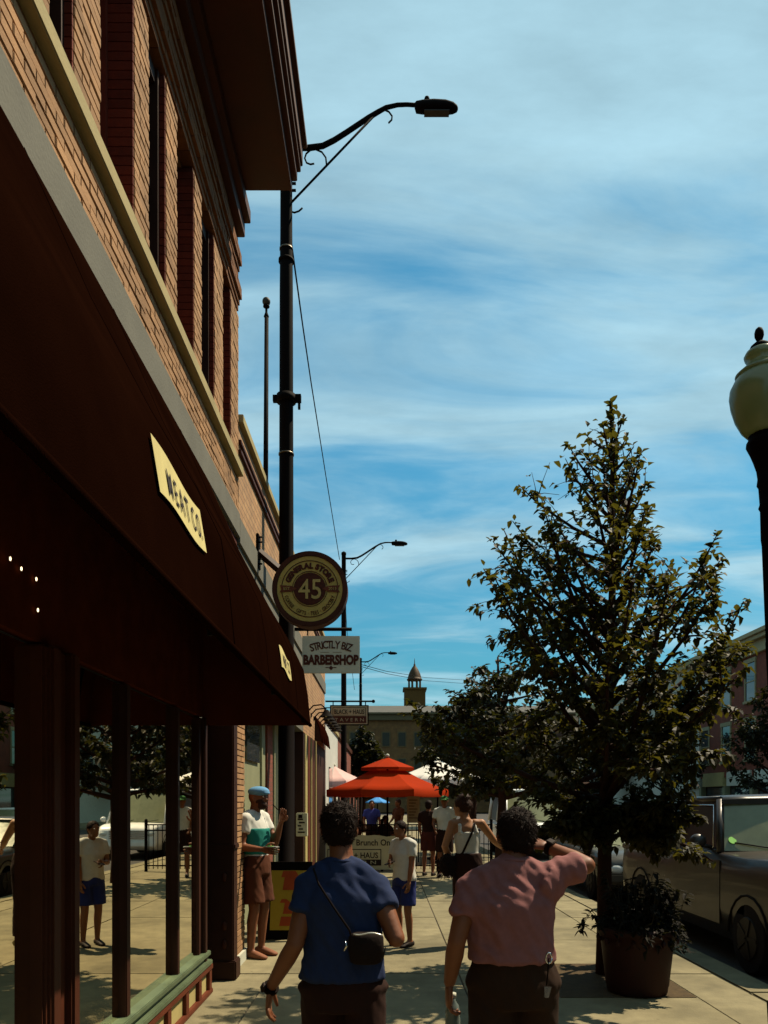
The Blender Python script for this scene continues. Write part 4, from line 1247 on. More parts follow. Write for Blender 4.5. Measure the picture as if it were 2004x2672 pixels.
# ------------------------------------------------------------------ sandwich board
by = 9.0
q0, q1 = I(690, 2458, by), I(806, 2252, by)
SB = Thing('sandwich_board', 'black sandwich board with a yellow and orange poster beside the shop posts', 'sign', (q0.x, by, 0))
top = q1.z
def plank(y0, y1, x0, x1, z0, z1, tk=.02):
    return MB().add([(x0, y0, z0), (x1, y0, z0), (x1, y1, z1), (x0, y1, z1), (x0, y0 + tk, z0), (x1, y0 + tk, z0), (x1, y1 + tk, z1), (x0, y1 + tk, z1)], [(0, 1, 2, 3), (7, 6, 5, 4), (0, 4, 5, 1), (1, 5, 6, 2), (2, 6, 7, 3), (3, 7, 4, 0)])
SB.part('front_leaf', plank(by, by + .18, q0.x - .05, q1.x + .02, .02, top), black, bevel=.004)
SB.part('back_leaf', plank(by + .42, by + .2, q0.x - .05, q1.x + .02, .02, top), black, bevel=.004)
def sp(z): return by + .18 * (z - .02) / (top - .02)
pz0, pz1 = .13, top - .1
po = SB.part('poster', plank(sp(pz0) - .006, sp(pz1) - .006, q0.x + .06, q1.x - .03, pz0, pz1, .004), M('poster_yellow', (.36, .22, .015), .6, var=.1))
bl = MB()
for x0, x1, z0, z1 in ((.18, .40, .70, .77), (.20, .44, .56, .70), (.17, .30, .42, .46), (.21, .44, .30, .42), (.17, .44, .17, .27)):
    z0 *= top / .87; z1 *= top / .87
    bl.add([(q0.x + x0, sp(z0) - .011, z0), (q0.x + x1, sp(z0) - .011, z0), (q0.x + x1 - .05, sp(z1) - .011, z1), (q0.x + x0 + .02, sp(z1) - .011, z1)], [(0, 1, 2, 3)])
SB.part('print', bl, M('poster_orange', (.33, .05, .008), .6), under=po)
# ------------------------------------------------------------------ patio: fence, banner, umbrellas
Yf = 17.9
FN = Thing('patio_fence', 'black iron picket fence round the tavern patio with a banner on it', 'fence', (0, Yf, 0))
x0, x1 = -1.35, 2.45
zt_ = I(0, 2152, Yf).z
for z in (.14, zt_ - .13, zt_):
    FN.part('rail', MB().box(x0, x1, Yf - .015, Yf + .015, z - .015, z + .015), black)
pk = MB().box(-.008, .008, -.008, .008, .06, zt_).mesh('picket', black)
x = x0 + .06
while x < x1:
    link('picket', pk, FN.o, (x, 0, 0)); x += .105
for x in (x0, -.1, 1.2, x1):
    FN.part('post', MB().box(x - .03, x + .03, Yf - .03, Yf + .03, 0, zt_ + .08).ell((x, Yf, zt_ + .1), .04, .04, .04, 10, 6), black)
q0, q1 = I(850, 2258, Yf - .05), I(1072, 2178, Yf - .05)
BN = Thing('banner', 'white banner reading Brunch On A over BLACK + HAUS tied to the patio fence', 'banner', (q0.x, Yf - .05, q0.z))
nn = 14
tops = [(q0.x + (q1.x - q0.x) * i / nn, q1.z - .03 * math.sin(i / nn * pi * 2) ** 2 - .02 * (i % 3 == 1)) for i in range(nn + 1)]
BN.part('cloth', MB().prism(tops + [(q1.x, q0.z - .1), (q0.x, q0.z - .1)], 'y', Yf - .056, Yf - .05), M('banner_white', (.40, .34, .20), .8, var=.1))
tx = MB(); b0_ = I(966, 2203, Yf - .06)
vs, fs, w0 = glyphs('Brunch On A', .23, .003)
text_on(tx, 'Brunch On A', (I(984, 0, Yf - .06).x, Yf - .057, I(0, 2206, Yf - .06).z), (1, 0, 0), (0, 0, 1), .14, width=I(1038, 0, Yf - .06).x - I(930, 0, Yf - .06).x, bold=.003)
BN.part('lettering', tx, ink, recalc=False)
fx0, fx1 = I(855, 0, Yf).x, I(995, 0, Yf).x
fz0, fz1 = I(0, 2258, Yf).z, I(0, 2215, Yf).z
fr = MB().box(fx0, fx1, Yf - .060, Yf - .057, fz0, fz1)
BN.part('plaque_edge', fr, ink)
BN.part('plaque', MB().box(fx0 + .02, fx1 - .02, Yf - .064, Yf - .061, fz0 + .14, fz1 - .02), M('banner_white', (.40, .34, .20), .8, var=.1))
tx = MB(); text_on(tx, 'BLACK + HAUS', ((fx0 + fx1) / 2, Yf - .065, fz0 + .175), (1, 0, 0), (0, 0, 1), .13, width=(fx1 - fx0) * .88, bold=.003)
BN.part('lettering', tx, ink, recalc=False)
tx = MB(); text_on(tx, 'T A V E R N', ((fx0 + fx1) / 2, Yf - .061, fz0 + .035), (1, 0, 0), (0, 0, 1), .08, width=(fx1 - fx0) * .8)
BN.part('lettering', tx, M('banner_white', (.40, .34, .20), .8, var=.1), recalc=False)
def umbrella(name, label, c, r, z_rim, z_top, m_, group, tier=True, n=8, val=.16, base=0):
    T = Thing(name, label, 'umbrella', (c[0], c[1], 0), group)
    cx_, cy_ = c
    def ring(rr, z, ph=pi / 8):
        return [Vector((cx_ + rr * cos(2 * pi * j / n + ph), cy_ + rr * sin(2 * pi * j / n + ph), z - (.0 if j % 1 else 0))) for j in range(n)]
    T.part('pole', MB().lathe([(.04, .02), (.025, .5), (.025, z_top + .02)], (cx_, cy_, 0), 10), black)
    T.part('base', MB().lathe([(.3, 0.004), (.3, .05), (.06, .09), (.04, .3)], (cx_, cy_, 0), 18), black)
    zc = z_top - (z_top - z_rim) * .42
    cn = MB()
    for k in range(n):
        a0_, a1_ = 2 * pi * k / n + pi / 8, 2 * pi * (k + 1) / n + pi / 8
        def P(rr, z, a_): return Vector((cx_ + rr * cos(a_), cy_ + rr * sin(a_), z))
        r_in = r * (.30 if tier else .03)
        z_in = zc if tier else z_top
        ri = []
        for t_ in (0, .35, .7, 1):
            rr = r_in + (r - r_in) * t_; z = z_in + (z_rim - z_in) * t_ - .05 * math.sin(pi * t_) * (z_top - z_rim)
            row = []
            for u_ in (0, .25, .5, .75, 1):
                a_ = a0_ + (a1_ - a0_) * u_
                flat = cos((a1_ - a0_) / 2) / cos((u_ - .5) * (a1_ - a0_))
                row.append(P(rr * flat, z - .02 * math.sin(pi * u_) * t_, a_))
            ri.append(row)
        ri.append([p - Vector((0, 0, val)) for p in ri[-1]])
        cn.rings(ri, False, True, False)
    can = T.part('canopy', cn, m_, recalc=False)
    if tier:
        tc_ = MB()
        rt = r * .44; zt0 = zc + (z_top - z_rim) * .06
        for k in range(n):
            a0_, a1_ = 2 * pi * k / n + pi / 8, 2 * pi * (k + 1) / n + pi / 8
            tc_.add([(cx_, cy_, z_top), (cx_ + rt * cos(a0_), cy_ + rt * sin(a0_), zt0 + .03), (cx_ + rt * cos(a1_), cy_ + rt * sin(a1_), zt0 + .03), (cx_ + rt * cos(a1_), cy_ + rt * sin(a1_), zt0 - .03), (cx_ + rt * cos(a0_), cy_ + rt * sin(a0_), zt0 - .03)], [(0, 1, 2), (1, 4, 3, 2)])
        T.part('top_vent', tc_, m_, recalc=False)
    for k in range(n):
        a_ = 2 * pi * k / n + pi / 8
        T.part('rib', MB().tube([(cx_ + .03 * cos(a_), cy_ + .03 * sin(a_), (zc if tier else z_top) - .05), (cx_ + (r - .02) * cos(a_), cy_ + (r - .02) * sin(a_), z_rim - .02)], .012, 5), black)
    T.part('finial', MB().ell((cx_, cy_, z_top + .04), .05, .05, .05, 12, 8), white_p)
    return T
orange = M('orange_canvas', (.31, .024, .002), .85, var=.12, scale=2, spec=.05, transl=((.36, .035, .002), .2))
whitec = M('white_canvas', (.80, .76, .68), .8, var=.06, transl=((.7, .65, .55), .3))
pinkc = M('pink_canvas', (.70, .45, .42), .8, var=.06, transl=((.7, .45, .4), .3))
bluec = M('blue_canvas', (.05, .22, .50), .8, var=.06)
ux = lambda px, Y: (px - 1008) / 2000 * Y
umbrella('patio_umbrella', 'big two tiered orange patio umbrella with a white ball on top', (ux(1011, 19.4), 19.4), 1.62, I(0, 2062, 19.4).z, I(0, 1976, 19.4).z, orange, 'patio umbrellas')
umbrella('patio_umbrella', 'white patio umbrella behind the orange one', (ux(1142, 21.6), 21.6), 1.45, I(0, 2036, 21.6).z, I(0, 1984, 21.6).z, whitec, 'patio umbrellas', tier=False)
umbrella('patio_umbrella', 'pinkish white patio umbrella peeking out left of the orange one', (ux(872, 23.5), 23.5), 1.1, I(0, 2040, 23.5).z, I(0, 2000, 23.5).z, pinkc, 'patio umbrellas', tier=False)
umbrella('patio_umbrella', 'small blue umbrella far off under the rim of the orange one', (ux(985, 36), 36), .62, I(0, 2093, 36).z, I(0, 2078, 36).z, bluec, 'patio umbrellas', tier=False, val=.03)
mb0, mb1 = I(1062, 2147, 20.6), I(1095, 2077, 20.6)
MBD = Thing('menu_board', 'pale green menu board standing on the patio under the orange umbrella', 'menu board', (mb0.x, 20.6, 0))
MBD.part('board', MB().box(mb0.x, mb1.x, 20.58, 20.62, mb0.z, mb1.z), M('menu_green', (.24, .25, .15), .7, var=.12), bevel=.006)
lg = MB()
for x in (mb0.x + .03, mb1.x - .03):
    lg.box(x - .015, x + .015, 20.585, 20.615, 0, mb0.z - .002)
MBD.split('leg', lg, black)
ln_ = MB()
for k in range(7):
    ln_.box(mb0.x + .05, mb1.x - .06 - .04 * (k % 3), 20.574, 20.578, mb1.z - .12 - k * .08, mb1.z - .10 - k * .08)
MBD.part('print', ln_, ink)
def table(x, y, label):
    T = Thing('patio_table', label, 'table', (x, y, 0), 'tables on the tavern patio')
    T.part('table_top', MB().lathe([(.45, .72), (.46, .735), (.45, .75)], (x, y, 0), 24), rust)
    T.part('leg', MB().lathe([(.28, 0.004), (.26, .03), (.035, .06), (.03, .72)], (x, y, 0), 14), black)
table(.25, 18.9, 'round patio table under the orange umbrella'); table(-.7, 19.6, 'round patio table left of the orange umbrella pole'); table(1.5, 20.6, 'round patio table below the white umbrella')
# ------------------------------------------------------------------ people
def union(mb, voxel, smooth=4, fac=.5, disp=None):
    """one continuous closed surface out of overlapping shapes"""
    me = mb.mesh('tmp', None)
    o = bpy.data.objects.new('tmp', me); C.objects.link(o)
    r = o.modifiers.new('r', 'REMESH'); r.mode = 'VOXEL'; r.voxel_size = voxel
    s = o.modifiers.new('s', 'SMOOTH'); s.factor = fac; s.iterations = smooth
    dg = bpy.context.evaluated_depsgraph_get()
    out = bpy.data.meshes.new_from_object(o.evaluated_get(dg))
    bpy.data.objects.remove(o); bpy.data.meshes.remove(me)
    if disp:
        ns = [v.normal.copy() for v in out.vertices]
        for v, n_ in zip(out.vertices, ns):
            v.co += n_ * disp(v.co)
    out.polygons.foreach_set('use_smooth', [True] * len(out.polygons))
    return out
def ellring(c, s, f, rs, rf, n=20):
    c = Vector(c)
    return [c + s * (rs * cos(2 * pi * j / n)) + f * (rf * sin(2 * pi * j / n)) for j in range(n)]
def torso(mb, J, s, f, lv):
    """lv: list of (centre, half width, half depth)"""
    mb.rings([ellring(c, s, f, a_, b_) for c, a_, b_ in lv])
def hand(mb, w, d, palm_n, thumb, L=.185, curl=.5, spread=.12):
    """palm and five bent fingers; d along the hand, palm_n out of the palm, thumb = sideways direction of the thumb"""
    d = d.normalized(); pn = (palm_n - d * palm_n.dot(d)).normalized(); t = (thumb - d * thumb.dot(d) - pn * thumb.dot(pn)).normalized()
    k = L / .185
    mb.tube([w - d * .02 * k, w + d * .02 * k, w + d * .06 * k, w + d * .095 * k], [(.026 * k, .019 * k), (.033 * k, .017 * k), (.041 * k, .015 * k), (.040 * k, .012 * k)], 12, side=t)
    for i, (off, ln) in enumerate(((.03, .075), (.010, .084), (-.011, .078), (-.030, .060))):
        p = w + d * .085 * k + t * off * k
        dd = (d + t * (off * spread * 8)).normalized()
        pts = [p]; a_ = curl * .35
        for q in range(3):
            dir_ = dd * cos(a_) + pn * math.sin(a_)
            pts.append(pts[-1] + dir_ * ln * k * (.44, .32, .24)[q]); a_ += curl * .75
        mb.tube(pts, [.0095 * k, .0088 * k, .008 * k, .0058 * k], 8)
    p = w + d * .022 * k + t * .026 * k
    p1_ = p + (d * .6 + t * .75 + pn * .25).normalized() * .045 * k
    p2_ = p1_ + (d * .9 + t * .28 + pn * .35).normalized() * .034 * k
    p3_ = p2_ + (d * .95 + pn * .4).normalized() * .026 * k
    mb.tube([p, p1_, p2_, p3_], [.013 * k, .0115 * k, .010 * k, .0065 * k], 8)
def head_shape(mb, c, f, s, k=1.0, nose=True):
    u = s.cross(f).normalized()
    R = Matrix((s, f, u)).transposed()
    mb.ell(c + u * .02 * k - f * .008 * k, .076 * k, .094 * k, .098 * k, 18, 12, R)
    mb.ell(c - u * .045 * k + f * .028 * k, .058 * k, .062 * k, .072 * k, 16, 10, R)
    mb.ell(c - u * .092 * k + f * .062 * k, .03 * k, .03 * k, .022 * k, 10, 8, R)
    if nose:
        mb.tube([c + f * .088 * k + u * .018 * k, c + f * .112 * k - u * .022 * k, c + f * .09 * k - u * .032 * k], [.011 * k, .016 * k, .014 * k], 8)
        mb.ell(c + f * .084 * k + u * .032 * k, .05 * k, .014 * k, .011 * k, 12, 6, R)
        mb.ell(c + f * .086 * k - u * .058 * k, .026 * k, .012 * k, .009 * k, 10, 6, R)
    for q in (-1, 1):
        mb.ell(c + s * (q * .079 * k) - f * .008 * k - u * .008 * k, .010 * k, .021 * k, .034 * k, 10, 8, R)
skin_a = M('skin', (.19, .070, .028), .55, var=.14, scale=9, spec=.35)
skin_b = M('tan_skin', (.16, .052, .019), .55, var=.14, scale=9, spec=.35)
skin_c = M('light_skin', (.28, .125, .055), .55, var=.12, scale=9, spec=.35)
hair_k = M('dark_hair', (.011, .004, .0018), .7, var=.4, scale=40, bump=.2, bscale=120, spec=.12)
hair_br = M('brown_hair', (.03, .009, .0035), .65, var=.4, scale=40, bump=.2, bscale=120, spec=.2)
shoe_m = M('dark_shoe', (.02, .013, .01), .7)
def wrinkle(seed, amp, sc=(13, 13, 8)):
    def d(p):
        q = Vector((p.x * sc[0] + seed + p.z * sc[2], p.y * sc[1] + p.z * 3, p.z * 3.2))
        a_ = noise.noise(q); b_ = noise.noise(q * 2.3 + Vector((7, 3, 1)))
        return amp * ((1 - abs(a_)) * 1.1 - .6 + b_ * .5)
    return d
def foot(mb, ank, f, s, k=1.0):
    u = Vector((0, 0, 1))
    z0 = ank.z - .075 * k
    p = Vector((ank.x, ank.y, z0))
    mb.tube([p - f * .06 * k + u * .04 * k, p + u * .05 * k, p + f * .08 * k + u * .035 * k, p + f * .15 * k + u * .022 * k, p + f * .175 * k + u * .018 * k],
            [(.030 * k, .036 * k), (.035 * k, .045 * k), (.042 * k, .033 * k), (.040 * k, .02 * k), (.02 * k, .012 * k)], 12, side=s)
def person(name, label, J, f, opt, group=None):
    """J: joints in the street's coordinates; f: facing; opt: sizes and clothes"""
    f = Vector(f).normalized(); s = Vector((f.y, -f.x, 0)); k = opt.get('k', 1.0); w = opt.get('w', 1.0)
    vx = opt.get('vox', .012)
    base = Vector((J['pel'].x, J['pel'].y, 0))
    T = Thing(name, label, 'person', base, group)
    skin = opt.get('skin', skin_a)
    b = MB()
    torso(b, J, s, f, [(J['pel'] - Vector((0, 0, .06 * k)), .13 * k * w, .10 * k * w), (J['pel'] + Vector((0, 0, .05 * k)), .15 * k * w, .105 * k * w), (J['waist'], .13 * k * w, .095 * k * w), (J['chest'], .155 * k * w, .105 * k * w),
                       (J['neck'] - Vector((0, 0, .09 * k)), .14 * k * w, .085 * k), (J['neck'] - Vector((0, 0, .035 * k)), .085 * k, .06 * k), (J['neck'] + Vector((0, 0, .01 * k)), .055 * k, .055 * k)])
    b.tube([J['neck'] - Vector((0, 0, .05 * k)), J['neck'].lerp(J['head'], .35), J['head'] - Vector((0, 0, .02 * k)) - f * .01 * k], [.062 * k, .054 * k, .052 * k], 14)
    hf = Vector(opt.get('hf', f)).normalized(); hs = Vector((hf.y, -hf.x, 0)).normalized()
    head_shape(b, J['head'], hf, hs, k)
    for q in 'lr':
        b.tube([J['neck'].lerp(J['s' + q], .45) - Vector((0, 0, .02 * k)), J['s' + q], J['s' + q].lerp(J['e' + q], .5), J['e' + q]], [.05 * k, .056 * k, .048 * k, .040 * k], 12)
        b.ell(J['s' + q], .056 * k, .056 * k, .056 * k, 12, 8)
        b.tube([J['e' + q], J['e' + q].lerp(J['w' + q], .3), J['w' + q]], [.040 * k, .042 * k, .027 * k], 12)
        b.ell(J['e' + q], .041 * k, .041 * k, .041 * k, 12, 8)
        b.tube([J['h' + q], J['k' + q]], [.085 * k * w, .056 * k], 14)
        b.tube([J['k' + q], J['k' + q].lerp(J['a' + q], .3) - f * .012 * k, J['a' + q]], [.056 * k, .056 * k, .036 * k], 14)
        b.ell(J['k' + q], .057 * k, .057 * k, .057 * k, 12, 8)
        foot(b, J['a' + q], Vector(opt.get('ff', f)).normalized(), Vector((Vector(opt.get('ff', f)).normalized().y, -Vector(opt.get('ff', f)).normalized().x, 0)), k)
    me = union(b, vx, 5)
    hm = MB()
    for q in 'lr':
        hd = opt.get('hand_' + q)
        d_ = (J['w' + q] - J['e' + q]).normalized()
        hd = hd or (d_, -s if q == 'r' else s, f, .45)
        hand(hm, J['w' + q], Vector(hd[0]), Vector(hd[1]), Vector(hd[2]), .185 * k, hd[3])
    hme = hm.mesh('h', None)
    bm = bmesh.new(); bm.from_mesh(me); bm.from_mesh(hme)
    bmesh.ops.translate(bm, verts=bm.verts, vec=-T.L)
    bm.to_mesh(me); bm.free(); bpy.data.meshes.remove(hme)
    me.polygons.foreach_set('use_smooth', [True] * len(me.polygons))
    me.materials.append(skin); me.name = 'body'
    T.part('body', me, None)
    def cloth(nm, mb, mat, seed, amp, vox=None, sm=4, lab=None):
        m2 = union(mb, vox or vx, sm, .5, wrinkle(seed, amp))
        for v in m2.vertices: v.co -= T.L
        m2.materials.append(mat); m2.name = nm
        return T.part(nm, m2, None, label=lab)
    # shirt
    g = opt.get('ease', .022) * k
    if 'shirt' in opt:
        sh = MB()
        hem = opt['hem']                                        # a point on the body axis where the shirt ends
        lv_ = [(hem, opt.get('hemw', .175) * k * w, .125 * k * w), (hem.lerp(J['waist'], .5), opt.get('midw', .160) * k * w, .12 * k * w), (J['waist'], opt.get('waistw', .150) * k * w, .115 * k * w), (J['chest'], opt.get('chestw', .178) * k * w, .125 * k * w),
               (J['neck'] - Vector((0, 0, .10 * k)), .168 * k * w, .105 * k), (J['neck'] - Vector((0, 0, .045 * k)), .105 * k, .078 * k), (J['neck'] + Vector((0, 0, .004 * k)), .066 * k, .066 * k)]
        torso(sh, J, s, f, lv_)
        sf = opt.get('sleeve', .62)
        for q in 'lr':
            A_, B_ = J['s' + q], J['s' + q].lerp(J['e' + q], opt.get('sleeve_' + q, sf))
            sh.tube([J['neck'].lerp(A_, .5) - Vector((0, 0, .03 * k)), A_ - Vector((0, 0, .008 * k)), A_.lerp(B_, .5), B_], [.066 * k, .066 * k, .064 * k, (opt.get('cuff', .064) * k)], 16)
            sh.ell(A_, .066 * k, .066 * k, .066 * k, 12, 8)
            sh.tube([J['neck'] - Vector((0, 0, .02 * k)), J['neck'].lerp(A_, .55) + Vector((0, 0, .012 * k)), A_ + Vector((0, 0, .004 * k))], [.055 * k, .056 * k, .058 * k], 14)
            if 'drape_' + q in opt:
                sh.tube(opt['drape_' + q][0], opt['drape_' + q][1], 12)
        cloth('shirt', sh, opt['shirt'], opt.get('seed', 1), opt.get('wr', .006) * k, opt.get('cvox'), 9)
        nb = MB().tube([J['neck'] + s * (.060 * k * cos(a_)) + f * (.060 * k * math.sin(a_)) + Vector((0, 0, -.006 * k - .012 * k * math.sin(a_))) for a_ in [2 * pi * i / 20 for i in range(21)]], .008 * k, 6)
        T.part('collar', nb, opt.get('collar', opt['shirt']))
    if 'tank' in opt:
        tk = MB()
        torso(tk, J, s, f, [(opt['hem'], .150 * k * w, .112 * k * w), (J['waist'], .142 * k * w, .107 * k * w), (J['chest'] - Vector((0, 0, .02)), .166 * k * w, .117 * k * w), (J['chest'] + Vector((0, 0, .05 * k)), .150 * k * w, .112 * k * w)])
        for q in (-1, 1):
            tk.tube([J['chest'] + s * (q * .10 * k) - f * .085 * k + Vector((0, 0, .03 * k)), J['neck'] + s * (q * .085 * k) - f * .062 * k - Vector((0, 0, .07 * k)), J['neck'] + s * (q * .083 * k) - Vector((0, 0, .026 * k)), J['neck'] + s * (q * .08 * k) + f * .07 * k - Vector((0, 0, .07 * k)), J['chest'] + s * (q * .08 * k) + f * .10 * k + Vector((0, 0, .02 * k))], [(.026 * k, .014 * k)] * 5, 8, side=s)
        cloth('tank_top', tk, opt['tank'], 3, .003, .010)
    if 'shorts' in opt:
        so_ = MB()
        wv = opt.get('waistband', J['pel'] + Vector((0, 0, .10 * k)))
        torso(so_, J, s, f, [(J['pel'] - Vector((0, 0, .10 * k)), .165 * k * w, .13 * k * w), (J['pel'], opt.get('hipw', .178) * k * w, .13 * k * w), (wv, .158 * k * w, .118 * k * w)])
        sl_ = opt.get('short_len', .8)
        for q in 'lr':
            A_, B_ = J['h' + q], J['h' + q].lerp(J['k' + q], min(sl_, 1))
            if sl_ <= 1:
                so_.tube([A_ + Vector((0, 0, .02)), A_.lerp(B_, .5), B_], [.098 * k * w, .100 * k * w, opt.get('legw', .098) * k * w], 16)
            else:
                so_.tube([A_ + Vector((0, 0, .02)), J['k' + q], J['k' + q].lerp(J['a' + q], .5), J['a' + q] + Vector((0, 0, .03))], [.098 * k * w, .074 * k, .070 * k, .060 * k], 16)
                so_.ell(J['k' + q], .073 * k, .073 * k, .073 * k, 12, 8)
        cloth('shorts' if sl_ <= 1 else 'trousers', so_, opt['shorts'], 9, .005 * k, opt.get('cvox'))
    for q in 'lr':
        if opt.get('shoes', True):
            fs = MB(); f2 = Vector(opt.get('ff', f)).normalized()
            foot(fs, J['a' + q] - Vector((0, 0, .002)), f2, Vector((f2.y, -f2.x, 0)), k * 1.10)
            m2 = union(fs, .011, 2)
            for v in m2.vertices:
                v.co -= T.L
                v.co.z = max(v.co.z, .003)
            m2.materials.append(opt.get('shoe', shoe_m)); m2.name = 'shoe'
            T.part('shoe', m2, None)
    # hair: a close cap with strands
    if 'hair' in opt:
        hu = Vector((0, 0, 1)); R = Matrix((hs, hf, hu)).transposed()
        hb = MB()
        hw_ = opt.get('hairw', 1.0)
        hb.ell(J['head'] + hu * .036 * k - hf * .020 * k, .086 * k * hw_, .095 * k, .093 * k, 20, 12, R)
        hb.ell(J['head'] + hu * .0 * k - hf * .048 * k, .078 * k * hw_, .062 * k, .088 * k, 18, 10, R)
        for e_ in opt.get('hair_extra', []):
            hb.ell(*e_)
        def hd(p):
            return .004 * k * noise.noise(p * 45) + .002 * k * noise.noise(p * 120)
        m2 = union(hb, .008 * max(k, .8), 3, .5, hd)
        pts = [(v.co.copy(), v.normal.copy()) for v in m2.vertices]
        for v in m2.vertices: v.co -= T.L
        m2.materials.append(opt['hair']); m2.name = 'hair'
        ho = T.part('hair', m2, None)
        rn = random.Random(opt.get('seed', 1)); stn = MB()
        for i in range(opt.get('strands', 500)):
            p, n_ = rn.choice(pts)
            if (p - J['head']).z < -.07 * k: continue
            t_ = (Vector((rn.uniform(-1, 1), rn.uniform(-1, 1), rn.uniform(-.9, .5)))).normalized()
            t_ = (t_ - n_ * t_.dot(n_) + n_ * rn.uniform(.05, .4)).normalized()
            L_ = rn.uniform(.012, .032) * k * opt.get('strandL', 1)
            sd = t_.cross(n_).normalized() * .0022 * k
            stn.add([p - sd, p + sd, p + t_ * L_ * .6 + sd * .6, p + t_ * L_], [(0, 1, 2), (0, 2, 3)])
        T.part('strands', stn, opt['hair'], under=ho, kind='stuff', recalc=False)
    if opt.get('eyes'):
        for q in (-1, 1):
            e_ = J['head'] + hf * .086 * k + hs * (q * .031 * k) + Vector((0, 0, .014 * k))
            T.part('eye', MB().ell(e_, .011 * k, .011 * k, .009 * k, 10, 8), M('eye_white', (.5, .48, .44), .3))
            T.part('iris', MB().ell(e_ + hf * .006 * k, .006 * k, .006 * k, .006 * k, 8, 6), ink)
    return T
def skeleton(x, y, h, f, arms, lean=(0, 0), stride=.0, bh=.185):
    """standing figure: arms = {q: (elbow offset, wrist offset)} in (side, forward, up) from the shoulder / elbow, in metres at 1.75 m"""
    f = Vector(f).normalized(); s = Vector((f.y, -f.x, 0)); k = h / 1.75
    b = Vector((x, y, 0))
    def P(a_, c_, z): return b + s * (a_ * k) + f * (c_ * k) + Vector((0, 0, z * k))
    lx_, lf_ = lean
    J = dict(pel=P(0, 0, .95), waist=P(lx_ * .3, lf_ * .3, 1.09), chest=P(lx_ * .7, lf_ * .7, 1.28), neck=P(lx_, lf_ - .01, 1.485), head=P(lx_ * 1.1, lf_ + .03, 1.635))
    for q, g in (('l', -1), ('r', 1)):
        J['s' + q] = P(lx_ * .9 + g * bh, lf_ * .9 - .005, 1.425)
        e_, w_ = arms[q]
        J['e' + q] = J['s' + q] + s * (e_[0] * k) + f * (e_[1] * k) + Vector((0, 0, e_[2] * k))
        J['w' + q] = J['e' + q] + s * (w_[0] * k) + f * (w_[1] * k) + Vector((0, 0, w_[2] * k))
        J['h' + q] = P(g * .092, 0, .91)
        st_ = stride * g
        J['k' + q] = P(g * .10, .03 + st_ * .5, .50)
        J['a' + q] = P(g * .105, st_ - .01, .083)
    return J, k
def watch(T, w, d, r, mat_, face_dir=None):
    d = d.normalized()
    o_ = T.part('watch', MB().tube([w - d * .011, w + d * .011], [r, r], 18), mat_)
    if face_dir is not None:
        fd = (face_dir - d * face_dir.dot(d)).normalized(); sd = d.cross(fd)
        T.part('watch_face', MB().obox(w + fd * r, d * .018, sd * .016, fd * .006), ink, under=o_, bevel=.003)
UP = Vector((0, 0, 1))
# --- man in the blue T-shirt, walking away
Y1 = 3.30
fw = Vector((0, 1, 0)); sd_ = Vector((1, 0, 0))
J = dict(head=I(886, 2163, 3.36), neck=I(892, 2248, 3.31), chest=I(893, 2350, 3.30), waist=I(896, 2458, 3.30), pel=I(895, 2572, 3.31),
         sl=I(806, 2312, 3.30), sr=I(980, 2314, 3.30), el=I(770, 2464, 3.24), wl=I(706, 2578, 3.36), er=I(1034, 2449, 3.20), wr=I(1004, 2404, 3.42))
for q, px, dy in (('l', 840, .16), ('r', 952, -.14)):
    J['h' + q] = I(px, 2600, 3.31); J['k' + q] = Vector((J['h' + q].x, 3.33 + dy * .5, .45)); J['a' + q] = Vector((J['h' + q].x, 3.30 + dy, .083))
blue_t = M('blue_cotton', (.013, .022, .062), .9, var=.16, scale=30, bump=.15, bscale=400, spec=.2)
dark_tr = M('dark_shorts_cloth', (.018, .0050, .0022), .9, var=.25, scale=30, bump=.15, bscale=300, spec=.2)
def wl_(dd): return Vector(dd)
P1 = person('person', 'person in a blue T-shirt walking away with a black bag on the back', J, fw,
            dict(k=.95, w=.98, vox=.009, cvox=.009, skin=skin_b, shirt=blue_t, hem=I(893, 2552, 3.3), hemw=.205, midw=.185, waistw=.178, chestw=.195, sleeve=.46, cuff=.068, shorts=dark_tr, hipw=.215, waistband=I(895, 2530, 3.31), short_len=1.0,
                 hair=hair_k, strands=3500, seed=3, wr=.014, hand_l=(Vector((-.12, .05, -1)), Vector((1, 0, 0)), Vector((0, 1, 0)), .55), hand_r=(Vector((-.5, 1, .5)), Vector((-1, 0, .3)), UP, .7)))
watch(P1, J['wl'], J['wl'] - J['el'], .036, black, Vector((-1, -.4, 0)))
bgp = I(955, 2474, 3.16)
BG = Thing('shoulder_bag', 'small black bag slung across the back of the blue T-shirt', 'bag', bgp)
rs = []
for z, w_, d_ in ((-.066, .048, .018), (-.057, .064, .028), (0, .074, .034), (.046, .072, .030), (.06, .062, .02), (.066, .044, .010)):
    rs.append([bgp + Vector((w_ * cos(a_) * (1 if abs(cos(a_)) < .8 else 1), d_ * math.sin(a_), z)) for a_ in [2 * pi * i / 24 for i in range(24)]])
bag_m = M('black_nylon', (.008, .003, .0015), .85, var=.3, scale=20, bump=.2)
BG.part('pouch', MB().rings(rs), bag_m)
BG.part('zip', MB().tube([bgp + Vector((x, -.03 - .008 * (1 - (x / .07) ** 2), .066 - .25 * x * x * 4 + .004 * math.sin(x * 60))) for x in [-.05 + i * .012 for i in range(11)]], .003, 6), M('zip_silver', (.7, .68, .6), .3, metal=.6))
def back(px, py, off=-.128):
    p = I(px, py, 3.3); p.y = 3.3 + off; return p
BG.part('strap', MB().tube([back(822, 2262, -.07), back(838, 2300, -.118), back(880, 2360, -.150), back(915, 2410, -.150), bgp + Vector((-.06, .0, .05))], [(.0045, .002)] * 5, 8, side=Vector((.7, 0, .7))), bag_m)
